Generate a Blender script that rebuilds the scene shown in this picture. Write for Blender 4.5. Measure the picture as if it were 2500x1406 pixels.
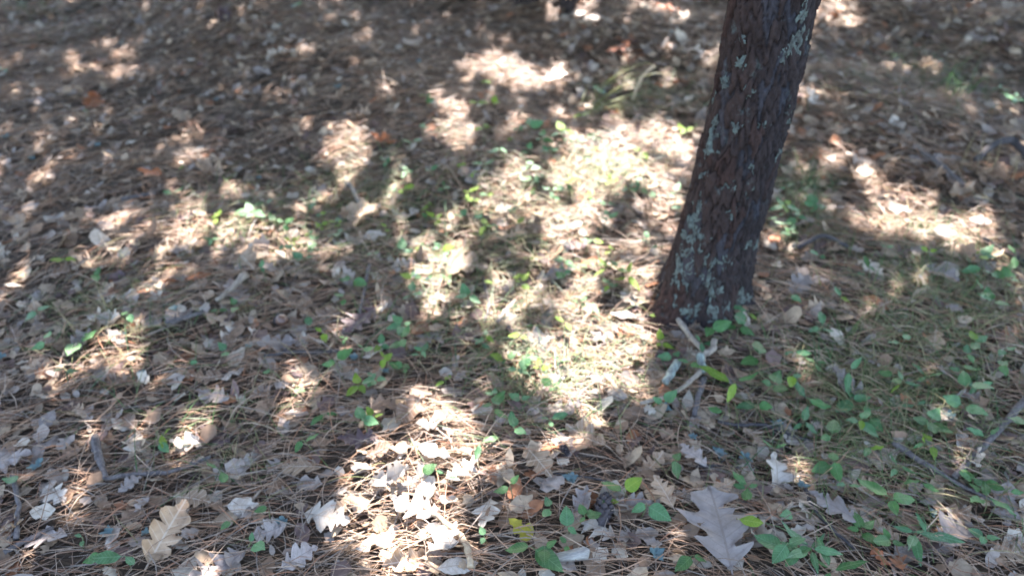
import bpy, math, random
import numpy as np
from mathutils import Vector, Matrix, Euler

# ------------------------------------------------------------------ camera, sky, sun, exposure
for o in list(bpy.data.objects):
    bpy.data.objects.remove(o)
S = bpy.context.scene
COL = S.collection
CAM_H, PITCH, FPX = 1.45, math.radians(40.0), 1925.0          # FPX: focal length in pixels of a 2500 px wide picture
cam_data = bpy.data.cameras.new('camera')
cam = bpy.data.objects.new('camera', cam_data)
COL.objects.link(cam)
cam.location = (0, 0, CAM_H)
cam.rotation_euler = (math.pi / 2 - PITCH, 0, 0)
cam_data.sensor_width = 36.0
cam_data.lens = 36.0 * FPX / 2500.0
cam_data.clip_start = 0.05
cam_data.clip_end = 500
cam_data.dof.use_dof = True
cam_data.dof.focus_distance = 1.42
cam_data.dof.aperture_fstop = 2.1
S.camera = cam

SUN_EL, SUN_AZ = math.radians(50), math.radians(7)            # azimuth from +Y towards +X
SUN = Vector((math.sin(SUN_AZ) * math.cos(SUN_EL), math.cos(SUN_AZ) * math.cos(SUN_EL), math.sin(SUN_EL)))
W = bpy.data.worlds.new('World')
S.world = W
W.use_nodes = True
nt = W.node_tree
sky = nt.nodes.new('ShaderNodeTexSky')
sky.sky_type = 'NISHITA'
sky.sun_disc = False
sky.sun_elevation = SUN_EL
sky.sun_rotation = SUN_AZ
sky.air_density = 1.0
sky.dust_density = 1.6
sky.ozone_density = 0.5
bg = nt.nodes['Background']
nt.links.new(sky.outputs[0], bg.inputs[0])
bg.inputs[1].default_value = 0.13
sl = bpy.data.lights.new('sun', 'SUN')
sl.energy = 5.0
sl.angle = math.radians(0.53)
sl.color = (1.0, 0.955, 0.94)
so = bpy.data.objects.new('sun', sl)
COL.objects.link(so)
so.rotation_euler = SUN.to_track_quat('Z', 'Y').to_euler()
S.view_settings.view_transform = 'Standard'
S.view_settings.look = 'None'
S.view_settings.gamma = 1.0
S.view_settings.exposure = 3.0
S.cycles.max_bounces = 6
S.cycles.diffuse_bounces = 4
S.cycles.transmission_bounces = 4

rng = np.random.default_rng(11)
random.seed(5)
R = math.radians

# ------------------------------------------------------------------ helpers
_wv = [(rng.uniform(0, 2 * math.pi), rng.uniform(.8, 1.6), rng.uniform(0, 6.28)) for _ in range(9)]


def gh(x, y):
    """height of the forest floor"""
    x = np.asarray(x, float); y = np.asarray(y, float)
    z = np.zeros(np.broadcast(x, y).shape)
    for i, (a, k, p) in enumerate(_wv):
        f = k * (4.5 if i < 4 else 13.0)
        z = z + (0.015 if i < 4 else 0.0035) * np.sin(f * (x * math.cos(a) + y * math.sin(a)) + p)
    d2 = (x - TX) ** 2 + (y - TY) ** 2
    z = z + 0.06 * np.exp(-d2 / 0.04)
    return z


TX, TY = 0.53, 1.64


def px_ray(px, py):
    u = (px - 1250.0) / FPX
    v = -(py - 703.0) / FPX
    c, s = math.cos(PITCH), math.sin(PITCH)
    return Vector((u, c + v * s, -s + v * c))


def at(px, py):
    """ground point seen at a pixel of the 2500 x 1406 photograph"""
    d = px_ray(px, py)
    z = 0.0
    for _ in range(4):
        t = (z - CAM_H) / d.z
        p = Vector((0, 0, CAM_H)) + d * t
        z = float(gh(p.x, p.y))
    return Vector((p.x, p.y, z))


def to_px(P):
    P = np.asarray(P, float).reshape(-1, 3)
    c, s = math.cos(PITCH), math.sin(PITCH)
    dz = P[:, 2] - CAM_H
    dep = P[:, 1] * c - dz * s
    up = P[:, 1] * s + dz * c
    return np.stack([1250 + FPX * P[:, 0] / dep, 703 - FPX * up / dep, dep], 1)


def tag(o, label=None, cat=None, group=None, kind=None):
    for k, v in (('label', label), ('category', cat), ('group', group), ('kind', kind)):
        if v:
            o[k] = v
    return o


def link(name, data, mat=None, parent=None):
    o = bpy.data.objects.new(name, data)
    COL.objects.link(o)
    if mat is not None and data is not None and not data.materials:
        data.materials.append(mat)
    if parent is not None:
        o.parent = parent
    return o


def mesh_np(name, V, F, cols=None, smooth=False):
    """V (N,3), F list of index arrays (M,k)"""
    if isinstance(F, np.ndarray):
        F = [F]
    m = bpy.data.meshes.new(name)
    V = np.ascontiguousarray(V, np.float32)
    m.vertices.add(len(V))
    m.vertices.foreach_set('co', V.ravel())
    idx = np.concatenate([f.ravel() for f in F]).astype(np.int32)
    tot = np.concatenate([np.full(len(f), f.shape[1]) for f in F]).astype(np.int32)
    st = np.concatenate([[0], np.cumsum(tot)[:-1]]).astype(np.int32)
    m.loops.add(len(idx))
    m.loops.foreach_set('vertex_index', idx)
    m.polygons.add(len(tot))
    m.polygons.foreach_set('loop_start', st)
    m.polygons.foreach_set('loop_total', tot)
    if smooth:
        m.polygons.foreach_set('use_smooth', np.ones(len(tot), bool))
    if cols is not None:
        a = m.color_attributes.new('tint', 'FLOAT_COLOR', 'POINT')
        c4 = np.ones((len(V), 4), np.float32)
        c4[:, :3] = cols
        a.data.foreach_set('color', c4.ravel())
    m.update(calc_edges=True)
    m.validate()
    return m


def tube(pts, rad, seg=8, jit=0.0, cap=True):
    """tapered tube along a polyline -> V, [quads, tris]"""
    pts = [Vector(p) for p in pts]
    n = len(pts)
    V = []
    prev = None
    for i, p in enumerate(pts):
        t = (pts[min(i + 1, n - 1)] - pts[max(i - 1, 0)]).normalized()
        a = prev if prev is not None else (Vector((0, 0, 1)) if abs(t.z) < .9 else Vector((1, 0, 0)))
        s = (a - t * a.dot(t)).normalized()
        prev = s
        b = t.cross(s)
        for k in range(seg):
            q = 2 * math.pi * k / seg
            r = rad[i] * (1 + jit * random.uniform(-1, 1))
            V.append(p + (s * math.cos(q) + b * math.sin(q)) * r)
    Q = [(i * seg + k, i * seg + (k + 1) % seg, (i + 1) * seg + (k + 1) % seg, (i + 1) * seg + k) for i in range(n - 1) for k in range(seg)]
    F = [np.array(Q)]
    if cap:
        V.append(pts[0]); V.append(pts[-1])
        T = [(n * seg, (k + 1) % seg, k) for k in range(seg)] + [(n * seg + 1, (n - 1) * seg + k, (n - 1) * seg + (k + 1) % seg) for k in range(seg)]
        F.append(np.array(T))
    return np.array([v[:] for v in V]), F


def merge(parts):
    """[(V, [F..])...] -> one"""
    Vs, Fd, off = [], {}, 0
    for V, F in parts:
        Vs.append(V)
        for f in F:
            Fd.setdefault(f.shape[1], []).append(f + off)
        off += len(V)
    return np.concatenate(Vs), [np.concatenate(v) for v in Fd.values()]


# ------------------------------------------------------------------ materials
class MT:
    def __init__(s, name):
        s.m = bpy.data.materials.new(name)
        s.m.use_nodes = True
        s.t = s.m.node_tree
        s.b = s.t.nodes['Principled BSDF']
        s.out = s.t.nodes['Material Output']

    def n(s, kind, **kw):
        nd = s.t.nodes.new('ShaderNode' + kind)
        for k, v in kw.items():
            if k in nd.inputs.keys() if isinstance(k, str) else False:
                nd.inputs[k].default_value = v
            else:
                setattr(nd, k, v)
        return nd

    def l(s, a, b):
        s.t.links.new(a, b)

    def noise(s, scale, detail=4, vec=None, rough=.6):
        nd = s.n('TexNoise')
        nd.inputs['Scale'].default_value = scale
        nd.inputs['Detail'].default_value = detail
        nd.inputs['Roughness'].default_value = rough
        if vec is not None:
            s.l(vec, nd.inputs['Vector'])
        return nd

    def ramp(s, fac, stops):
        r = s.n('ValToRGB')
        e = r.color_ramp.elements
        while len(e) < len(stops):
            e.new(.5)
        for el, (p, c) in zip(e, stops):
            el.position = p
            el.color = tuple(c) + (1,)
        s.l(fac, r.inputs[0])
        return r

    def math(s, op, a, b=None, clamp=False):
        nd = s.n('Math', operation=op)
        nd.use_clamp = clamp
        for i, q in enumerate((a, b)):
            if q is None:
                continue
            if isinstance(q, (int, float)):
                nd.inputs[i].default_value = q
            else:
                s.l(q, nd.inputs[i])
        return nd.outputs[0]

    def mix(s, fac, a, b, mode='MIX'):
        nd = s.n('Mix', data_type='RGBA', blend_type=mode)
        for i, q in ((0, fac), (6, a), (7, b)):
            if isinstance(q, (int, float)):
                nd.inputs[i].default_value = q
            elif isinstance(q, tuple):
                nd.inputs[i].default_value = q + (1,)
            else:
                s.l(q, nd.inputs[i])
        return nd.outputs[2]

    def bump(s, h, strength, dist):
        nd = s.n('Bump')
        nd.inputs['Strength'].default_value = strength
        nd.inputs['Distance'].default_value = dist
        s.l(h, nd.inputs['Height'])
        s.l(nd.outputs[0], s.b.inputs['Normal'])
        return nd

    def translucent(s, colour, fac):
        tr = s.n('BsdfTranslucent')
        s.l(colour, tr.inputs['Color'])
        mx = s.n('MixShader')
        mx.inputs[0].default_value = fac
        s.l(s.b.outputs[0], mx.inputs[1])
        s.l(tr.outputs[0], mx.inputs[2])
        s.l(mx.outputs[0], s.out.inputs['Surface'])


def leaf_mat(name, c, c2, rough=.55, trans=.2, vein=(.6, .5, .4), vein_amt=.5, spots=True, spec=.4):
    """leaf in its own frame: stem at the origin, tip at (0,1,0)"""
    M = MT(name)
    tc = M.n('TexCoord')
    inf = M.n('ObjectInfo')
    sep = M.n('SeparateXYZ')
    M.l(tc.outputs['Object'], sep.inputs[0])
    add = M.n('VectorMath', operation='ADD')
    M.l(tc.outputs['Object'], add.inputs[0])
    mul = M.n('VectorMath', operation='MULTIPLY')
    mul.inputs[1].default_value = (50, 31, 17)
    M.l(inf.outputs['Random'], mul.inputs[0])
    M.l(mul.outputs[0], add.inputs[1])
    nz = M.noise(4.5, 5, add.outputs[0])
    col = M.ramp(nz.outputs[0], [(.3, c2), (.65, c)]).outputs[0]
    hs = M.n('HueSaturation')
    M.l(col, hs.inputs['Color'])
    v = M.math('MULTIPLY_ADD', inf.outputs['Random'], .5)
    M.t.nodes[-1].inputs[2].default_value = .75
    M.l(v, hs.inputs['Value'])
    col = hs.outputs[0]
    if spots:
        sp = M.noise(26, 2, add.outputs[0])
        f = M.ramp(sp.outputs[0], [(.62, (0, 0, 0)), (.72, (1, 1, 1))]).outputs[0]
        col = M.mix(M.math('MULTIPLY', f, .55), col, tuple(x * .35 for x in c))
    ax = M.math('ABSOLUTE', sep.outputs[0])
    mid = M.math('LESS_THAN', ax, .011)
    q = M.math('SUBTRACT', sep.outputs[1], M.math('MULTIPLY', ax, .8))
    fr = M.math('FRACT', M.math('MULTIPLY', q, 8.0))
    side = M.math('LESS_THAN', M.math('ABSOLUTE', M.math('SUBTRACT', fr, .5)), .07)
    vv = M.math('MAXIMUM', mid, M.math('MULTIPLY', side, .6))
    col = M.mix(M.math('MULTIPLY', vv, vein_amt), col, vein)
    M.l(col, M.b.inputs['Base Color'])
    M.b.inputs['Roughness'].default_value = rough
    M.b.inputs['Specular IOR Level'].default_value = spec
    fine = M.noise(60, 3, add.outputs[0])
    hgt = M.math('ADD', M.math('MULTIPLY', vv, .8), M.math('MULTIPLY', fine.outputs[0], .7))
    M.bump(hgt, .5, .002)
    M.translucent(col, trans)
    return M.m


def tint_mat(name, rough=.7, trans=0.0, spec=.3, nscale=90):
    """colour comes from the piece's own tint attribute"""
    M = MT(name)
    at_ = M.n('Attribute', attribute_name='tint')
    tc = M.n('TexCoord')
    nz = M.noise(nscale, 3, tc.outputs['Object'])
    k = M.ramp(nz.outputs[0], [(.25, (.62, .6, .58)), (.7, (1.12, 1.1, 1.08))]).outputs[0]
    col = M.mix(1.0, at_.outputs['Color'], k, 'MULTIPLY')
    M.l(col, M.b.inputs['Base Color'])
    M.b.inputs['Roughness'].default_value = rough
    M.b.inputs['Specular IOR Level'].default_value = spec
    if trans:
        M.translucent(col, trans)
    return M.m


def plain_mat(name, c, c2, scale=40, rough=.8, bump=.4, dist=.004, stretch=None, spec=.3, trans=0):
    M = MT(name)
    tc = M.n('TexCoord')
    vec = tc.outputs['Object']
    if stretch:
        mp = M.n('Mapping')
        mp.inputs['Scale'].default_value = stretch
        M.l(vec, mp.inputs[0])
        vec = mp.outputs[0]
    nz = M.noise(scale, 5, vec)
    col = M.ramp(nz.outputs[0], [(.35, c2), (.65, c)]).outputs[0]
    M.l(col, M.b.inputs['Base Color'])
    M.b.inputs['Roughness'].default_value = rough
    M.b.inputs['Specular IOR Level'].default_value = spec
    M.bump(nz.outputs[0], bump, dist)
    if trans:
        M.translucent(col, trans)
    return M.m


DEAD = {
    'tan': leaf_mat('leaf_tan', (.40, .27, .17), (.25, .155, .09)),
    'brown': leaf_mat('leaf_brown', (.23, .135, .08), (.13, .072, .042), trans=.12),
    'grey': leaf_mat('leaf_grey', (.33, .27, .235), (.20, .155, .13), rough=.6, trans=.15, vein=(.15, .11, .09), vein_amt=.5, spec=.35),
    'pale': leaf_mat('leaf_pale', (.52, .44, .36), (.38, .30, .23), rough=.5, vein=(.28, .2, .14)),
    'rust': leaf_mat('leaf_rust', (.40, .125, .04), (.26, .07, .025), vein=(.2, .07, .03)),
    'dark': leaf_mat('leaf_dark', (.115, .065, .062), (.06, .035, .034), trans=.08, vein=(.2, .13, .12)),
    'yellow': leaf_mat('leaf_yellow', (.58, .47, .05), (.42, .36, .04), trans=.4, vein=(.35, .33, .05)),
}
GREEN = {
    'green': leaf_mat('leaf_green', (.065, .165, .035), (.04, .105, .025), rough=.38, trans=.32, vein=(.16, .26, .1), spots=False, spec=.55),
    'bluegreen': leaf_mat('leaf_blue_green', (.085, .20, .07), (.05, .13, .042), rough=.4, trans=.28, vein=(.18, .28, .16), spots=False, spec=.55),
    'lime': leaf_mat('leaf_lime', (.22, .32, .03), (.15, .25, .03), rough=.45, trans=.45, vein=(.35, .4, .1), spots=False),
}
M_needle = tint_mat('pine_needle', .55, .08, .4, 400)
M_litter = tint_mat('litter', .7, .15, .3, 70)
M_canopy = plain_mat('canopy_leaf', (.07, .12, .03), (.04, .08, .02), 6, .5, .1, trans=.22)
M_stem = plain_mat('green_stem', (.12, .17, .06), (.14, .09, .05), 30, .6)
M_twig = plain_mat('twig_bark', (.15, .125, .115), (.06, .048, .045), 120, .85, .8, .003)
M_twigdark = plain_mat('twig_dark', (.075, .062, .06), (.03, .025, .025), 120, .8, .8, .003)
M_twigpale = plain_mat('twig_bare_wood', (.31, .25, .19), (.17, .13, .10), 90, .75, .5, .002)
M_twiglichen = plain_mat('twig_lichen', (.26, .30, .26), (.10, .095, .085), 70, .85, .9, .004)
M_wood = plain_mat('broken_wood', (.50, .38, .25), (.3, .2, .12), 90, .8, .5, .002)
M_lichen = plain_mat('lichen', (.115, .138, .12), (.045, .044, .040), 75, .95, 1.0, .004)
M_lichenblue = plain_mat('lichen_blue', (.24, .33, .32), (.12, .18, .18), 90, .9, 1.0, .003)
M_cone = plain_mat('cone_scale', (.09, .07, .07), (.035, .028, .028), 150, .7, .6, .002)
M_nut = plain_mat('nut_shell', (.16, .08, .05), (.09, .045, .03), 60, .3, .2, .002, spec=.6)
M_grasspale = plain_mat('grass_pale', (.30, .30, .12), (.20, .22, .07), 20, .5, .2, trans=.35)
M_grassgreen = plain_mat('grass_green', (.06, .14, .045), (.04, .09, .03), 20, .5, .2, trans=.3)
M_grassdry = plain_mat('grass_dry', (.36, .29, .15), (.24, .19, .09), 20, .6, .2, trans=.3)


def ground_mat():
    M = MT('forest_soil')
    tc = M.n('TexCoord')
    mp = M.n('Mapping')
    mp.inputs['Scale'].default_value = (1, 3.2, 1)
    M.l(tc.outputs['Object'], mp.inputs[0])
    a = M.noise(26, 8, mp.outputs[0], .7)
    b = M.noise(3.0, 4, tc.outputs['Object'])
    c1 = M.ramp(a.outputs[0], [(.3, (.025, .018, .013)), (.55, (.08, .056, .04)), (.75, (.17, .12, .08))]).outputs[0]
    k = M.ramp(b.outputs[0], [(.3, (.7, .7, .7)), (.7, (1.15, 1.1, 1.0))]).outputs[0]
    M.l(M.mix(1.0, c1, k, 'MULTIPLY'), M.b.inputs['Base Color'])
    M.b.inputs['Roughness'].default_value = .95
    M.b.inputs['Specular IOR Level'].default_value = .15
    M.bump(a.outputs[0], .9, .02)
    return M.m


def bark_mat():
    M = MT('bark')
    at_ = M.n('Attribute', attribute_name='tint')
    tc = M.n('TexCoord')
    mp = M.n('Mapping')
    mp.inputs['Scale'].default_value = (1, 1, .3)
    M.l(tc.outputs['Object'], mp.inputs[0])
    a = M.noise(70, 7, mp.outputs[0], .7)
    k = M.ramp(a.outputs[0], [(.3, (.5, .48, .47)), (.7, (1.25, 1.22, 1.22))]).outputs[0]
    col = M.mix(1.0, at_.outputs['Color'], k, 'MULTIPLY')
    l1 = M.noise(24, 6, tc.outputs['Object'], .65)
    f = M.ramp(l1.outputs[0], [(.60, (0, 0, 0)), (.70, (1, 1, 1))]).outputs[0]
    col = M.mix(M.math('MULTIPLY', f, .26), col, (.17, .22, .21))
    M.l(col, M.b.inputs['Base Color'])
    M.b.inputs['Roughness'].default_value = .9
    M.b.inputs['Specular IOR Level'].default_value = .2
    M.bump(a.outputs[0], 1.0, .006)
    return M.m


M_bark = bark_mat()

# ------------------------------------------------------------------ the forest floor
def ground():
    ax = np.concatenate([-np.geomspace(90, 4.6, 16), np.linspace(-4.5, 4.5, 226), np.geomspace(4.6, 90, 16)])
    ay = np.concatenate([-np.geomspace(90, 0.9, 16), np.linspace(-.8, 7.2, 201), np.geomspace(7.3, 90, 16)])
    X, Y = np.meshgrid(ax, ay)
    Z = gh(X, Y)
    n, m = len(ax), len(ay)
    i = (np.arange(m - 1)[:, None] * n + np.arange(n - 1)).ravel()
    F = np.stack([i, i + 1, i + n + 1, i + n], 1)
    g = link('forest_floor', mesh_np('forest_floor', np.stack([X, Y, Z], -1).reshape(-1, 3), F, smooth=True), ground_mat())
    tag(g, 'bare dark soil of the forest floor beneath the litter', None, None, 'structure')


ground()

# ------------------------------------------------------------------ the leaning pine trunk
def cellular(u, v, seed, jitter=.9):
    """F1, F2 and cell id of a jittered grid, u periodic is not needed (seam is at the back)"""
    iu, iv = np.floor(u).astype(int), np.floor(v).astype(int)
    f1 = np.full(u.shape, 9.); f2 = np.full(u.shape, 9.); cid = np.zeros(u.shape)
    for du in (-1, 0, 1):
        for dv in (-1, 0, 1):
            a, b = iu + du, iv + dv
            hsh = np.sin(a * 127.1 + b * 311.7 + seed) * 43758.5453
            h1 = hsh - np.floor(hsh)
            hsh2 = np.sin(a * 269.5 + b * 183.3 + seed) * 43758.5453
            h2 = hsh2 - np.floor(hsh2)
            d = np.hypot(a + .5 + (h1 - .5) * jitter - u, b + .5 + (h2 - .5) * jitter - v)
            new = d < f1
            f2 = np.where(new, f1, np.minimum(f2, d))
            cid = np.where(new, h1 * 7.13 + h2, cid)
            f1 = np.where(new, d, f1)
    return f1, f2, cid


ZS = [-.15, 0, .05, .12, .357, .63, .86, 1.3, 2.2, 4, 7.5]
RS = [.16, .125, .114, .106, .096, .089, .0875, .085, .08, .068, .035]
XS = [-.030, -.024, -.019, -.014, .002, .014, .012, .012, .03, .08, .1]


def trunk_axis(z):
    return TX + np.interp(z, ZS, XS), TY + np.interp(z, ZS, [0] * 7 + [.01, .04, .1, .2])


def trunk_r(th, z, detail=True):
    r = np.interp(z, ZS, RS)
    flare = np.exp(-np.clip(z, 0, 9) / .10)
    r = r * (1 + .05 * np.sin(2 * th + .7) + .03 * np.sin(3 * th + 2 + z * 1.5) + flare * (.14 + .26 * np.cos(5 * th + .5 + .8 * np.sin(th))))
    if not detail:
        return r
    tw = th + .05 * np.sin(z * 4) + .02 * np.sin(z * 17 + th * 3)
    wu = .30 * np.sin(z * 29 + 2.3 * np.sin(th * 7)) + .22 * np.sin(z * 61 + th * 13)
    wv = .35 * np.sin(th * 9 + z * 6) + .25 * np.sin(th * 23 + 1.7 * np.sin(z * 31))
    f1, f2, cid = cellular(tw * 3.1 + wu, z * 14.0 + wv, 3.1)
    g = np.clip((f2 - f1) / .22, 0, 1)
    plate = (cid * 37.7) % 1.0
    r = r + (-.0075 * (1 - g) ** 1.5 + .006 * (plate - .4) * g)
    g1, g2, c2 = cellular(tw * 11, z * 46, 8.7)
    r = r + .0022 * np.clip((g2 - g1) / .4, 0, 1) - .001 + .0012 * np.sin(z * 210 + th * 30) * g
    return r, g, plate


def bark_tint(g, plate, th=None):
    base = np.array([.050, .038, .036])
    alt = np.array([.075, .052, .044])
    red = np.array([.072, .044, .036])
    gr = np.array([.07, .066, .072])
    p = plate[..., None]
    c = base + (alt - base) * p
    c = np.where(p > .82, red, c)
    c = np.where(p < .18, gr, c)
    if th is not None:       # redder old bark on one flank, greyer on the other
        q = np.cos(th)[..., None] * .5 + .5
        c = c * (np.array([1.10, .96, .90]) * (1 - q) + np.array([.88, .98, 1.12]) * q)
    return c * (.66 + .34 * g[..., None]) * .60


def tree_main():
    root = link('pine_tree', None)
    root.location = (TX, TY, 0)
    tag(root, 'tree with dark furrowed bark and grey green lichen rising out of the litter', 'tree')
    seg = 220
    zz = np.concatenate([np.linspace(-.12, 1.25, 430), np.linspace(1.27, 7.5, 120)])
    th = np.linspace(0, 2 * math.pi, seg, endpoint=False) + math.pi / 2    # seam at the back
    T, Z = np.meshgrid(th, zz)
    r, g, plate = trunk_r(T, Z)
    cx, cy = trunk_axis(Z)
    V = np.stack([cx + r * np.cos(T) - TX, cy + r * np.sin(T) - TY, Z], -1).reshape(-1, 3)
    rows = len(zz)
    i = (np.arange(rows - 1)[:, None] * seg + np.arange(seg)).ravel()
    j = (np.arange(rows - 1)[:, None] * seg + (np.arange(seg) + 1) % seg).ravel()
    F = np.stack([i, j, j + seg, i + seg], 1)
    tr = link('trunk', mesh_np('trunk', V, F, bark_tint(g, plate, T).reshape(-1, 3), smooth=True), M_bark, root)

    # lichen: crusts that follow the bark, each a piece of its own under the trunk
    spots = []
    for px, py, s in [(1785, 770, 46), (1760, 800, 34), (1800, 735, 28), (1690, 620, 26), (1668, 660, 26), (1655, 690, 18), (1715, 580, 16),
                      (1735, 640, 17), (1690, 760, 20), (1745, 715, 18), (1775, 640, 16), (1740, 310, 22), (1735, 365, 20), (1745, 250, 16),
                      (1960, 95, 26), (1930, 120, 18), (1915, 135, 16), (1825, 225, 15), (1805, 95, 13), (1810, 155, 14), (1860, 310, 10),
                      (1780, 455, 16), (1830, 458, 15), (1790, 520, 12), (1870, 560, 22), (1890, 520, 16), (1855, 650, 15), (1720, 430, 14),
                      (1705, 500, 16), (1690, 540, 18), (1965, 30, 22), (1770, 200, 12), (1840, 410, 12), (1900, 380, 14), (1680, 590, 22),
                      (1640, 735, 14), (1725, 680, 16), (1845, 600, 12), (1925, 290, 13)]:
        d = px_ray(px, py)
        # hit the plain trunk surface
        best = None
        for t in np.linspace(1.2, 2.9, 900):
            P = Vector((0, 0, CAM_H)) + d * t
            ax_, ay_ = trunk_axis(P.z)
            q = math.atan2(P.y - ay_, P.x - ax_)
            if math.hypot(P.x - ax_, P.y - ay_) <= trunk_r(np.array(q), np.array(P.z), False):
                best = (q, P.z, s / FPX * t); break
        if best is None:      # a ray that grazes past the edge: nearest silhouette
            continue
        spots.append(best)
    for _ in range(18):
        spots.append((rng.uniform(-3.4, .3), rng.uniform(.03, 1.25), rng.uniform(.004, .011)))
    lm = 0
    for q, z, s in spots:
        n, rings = 40, 4
        ph = rng.uniform(0, 6.28, 4)
        V, F = [], []
        r0 = float(np.interp(z, ZS, RS))
        rad = [1 + .28 * math.sin(3 * a + ph[0]) + .2 * math.sin(5 * a + ph[1]) + .16 * math.sin(9 * a + ph[2]) + .12 * math.sin(16 * a + ph[3]) + .12 * math.sin(7 * a + 2 * ph[3]) for a in np.linspace(0, 2 * math.pi, n, endpoint=False)]
        for k in range(rings + 1):
            for a_i in range(n):
                a = 2 * math.pi * a_i / n
                rr = s * rad[a_i] * k / rings
                q2, z2 = q + rr * math.cos(a) / r0, z + rr * 1.25 * math.sin(a)
                R_ = float(trunk_r(np.array(q2), np.array(z2))[0]) + (.0016 - .0034 * (k / rings) ** 2 + .0012 * math.sin(40 * a + k * 5))
                ax_, ay_ = trunk_axis(z2)
                V.append((ax_ + R_ * math.cos(q2) - TX, ay_ + R_ * math.sin(q2) - TY, z2))
        for k in range(rings):
            for a_i in range(n):
                b_i = (a_i + 1) % n
                F.append((k * n + a_i, k * n + b_i, (k + 1) * n + b_i, (k + 1) * n + a_i))
        link('lichen', mesh_np('lichen', np.array(V), np.array(F), smooth=True), M_lichen, tr)
        lm += 1
    return root


pine = tree_main()

# ------------------------------------------------------------------ the trees whose crowns shade the floor (they stand towards the sun)
# patches of sun on the floor: centre and radii in photograph pixels, how far the unseen crown is opened to light them
SUNSPOTS = [
    (1050, 1060, 80, 70, 1), (1030, 1170, 110, 90, 1), (1010, 1290, 140, 90, 1), (1000, 1400, 150, 80, 1), (810, 1270, 60, 35, .8), (1090, 1230, 60, 70, 1),
    (1420, 900, 70, 60, 1), (1480, 955, 85, 55, 1), (1390, 860, 60, 40, .7), (1380, 960, 60, 40, .7),
    (1470, 395, 110, 45, 1), (1580, 335, 90, 30, 1), (1430, 435, 70, 35, 1), (1590, 455, 80, 40, 1), (1370, 540, 45, 70, .85), (1500, 570, 120, 35, .7), (1620, 500, 60, 40, 1), (1660, 375, 45, 40, 1),
    (1220, 180, 90, 40, 1), (1130, 262, 70, 30, .7), (1160, 318, 70, 22, .75), (1080, 340, 60, 22, .6), (1340, 195, 50, 25, .9), (1440, 290, 60, 25, .7),
    (895, 280, 45, 45, .8), (840, 350, 50, 30, .8), (900, 430, 60, 45, .55), (850, 500, 80, 60, .6), (950, 480, 60, 40, .5),
    (470, 565, 75, 40, .95), (370, 490, 60, 28, .75), (300, 540, 50, 25, .5),
    (90, 680, 60, 30, .75), (180, 650, 50, 25, .6), (380, 640, 60, 25, .4),
    (240, 190, 90, 28, .7), (150, 190, 50, 20, .7), (430, 85, 60, 20, .5), (50, 390, 70, 25, .6), (570, 15, 50, 12, .6),
    (2030, 40, 55, 40, .95), (2045, 440, 45, 60, .85), (2190, 530, 60, 30, .9), (2340, 570, 70, 40, .9), (2220, 600, 90, 25, .7), (2400, 450, 80, 30, .6), (2390, 560, 50, 25, .8), (2300, 430, 60, 30, .6),
    (1890, 590, 28, 70, .8), (2060, 490, 40, 40, .8), (1875, 1150, 28, 30, .8), (420, 1300, 40, 28, .7), (600, 1250, 28, 18, .5), (1330, 1130, 50, 30, .3),
    (1100, 1000, 80, 50, .45), (1300, 800, 130, 60, .3), (1480, 760, 110, 60, .4), (1540, 680, 90, 60, .5), (1100, 560, 90, 50, .3), (1450, 660, 100, 40, .5), (960, 900, 100, 30, .35), (1560, 830, 40, 50, .5),
    (1340, 15, 25, 12, .9), (1420, 55, 50, 18, .8), (1250, 60, 60, 20, .5), (1620, 40, 40, 14, .5), (640, 560, 80, 40, .4), (720, 1000, 60, 20, .4), (560, 1100, 50, 20, .2),
]


def sun_open():
    C = []
    for cx, cy, rx, ry, k in SUNSPOTS:
        c = at(cx, cy)
        ex = (at(cx + rx, cy) - c).length + .03
        ey = (at(cx, cy + ry) - at(cx, cy - ry)).length / 2 + .04
        if cx < 800 and cy < 450:
            k *= .6
        C.append((c.x, c.y, ex, ey, k))
    return np.array(C)


OPEN = sun_open()


def openness(gx, gy):
    o = np.zeros(gx.shape)
    for x, y, ex, ey, k in OPEN:
        d = ((gx - x) / ex) ** 2 + ((gy - y) / ey) ** 2
        o = np.maximum(o, np.where(d < 1.0, k, 0))
    return o


def canopy_leaves(P, size):
    n = len(P)
    L = size * rng.uniform(.8, 1.25, n)
    a = rng.uniform(0, 6.28, n); til = rng.normal(0, .55, n); rol = rng.normal(0, .5, n)
    d = np.stack([np.cos(a) * np.cos(til), np.sin(a) * np.cos(til), np.sin(til)], 1)
    s = np.stack([-np.sin(a), np.cos(a), np.zeros(n)], 1)
    up = np.cross(d, s)
    s = s * np.cos(rol)[:, None] + up * np.sin(rol)[:, None]
    up = np.cross(d, s)
    w = (.36 * L)[:, None]
    L = L[:, None]
    pts = [P - d * L * .5, P - d * L * .12 + s * w * .9 + up * .1 * w, P - d * L * .12 - s * w * .9 + up * .1 * w,
           P + d * L * .22 + s * w * .75 + up * .1 * w, P + d * L * .22 - s * w * .75 + up * .1 * w, P + d * L * .5 - up * .2 * w]
    V = np.stack(pts, 1).reshape(-1, 3)
    b = np.arange(n)[:, None] * 6
    return V, [b + np.array([1, 2, 4, 3]), np.concatenate([b + np.array([0, 2, 1]), b + np.array([3, 4, 5])])]


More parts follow.
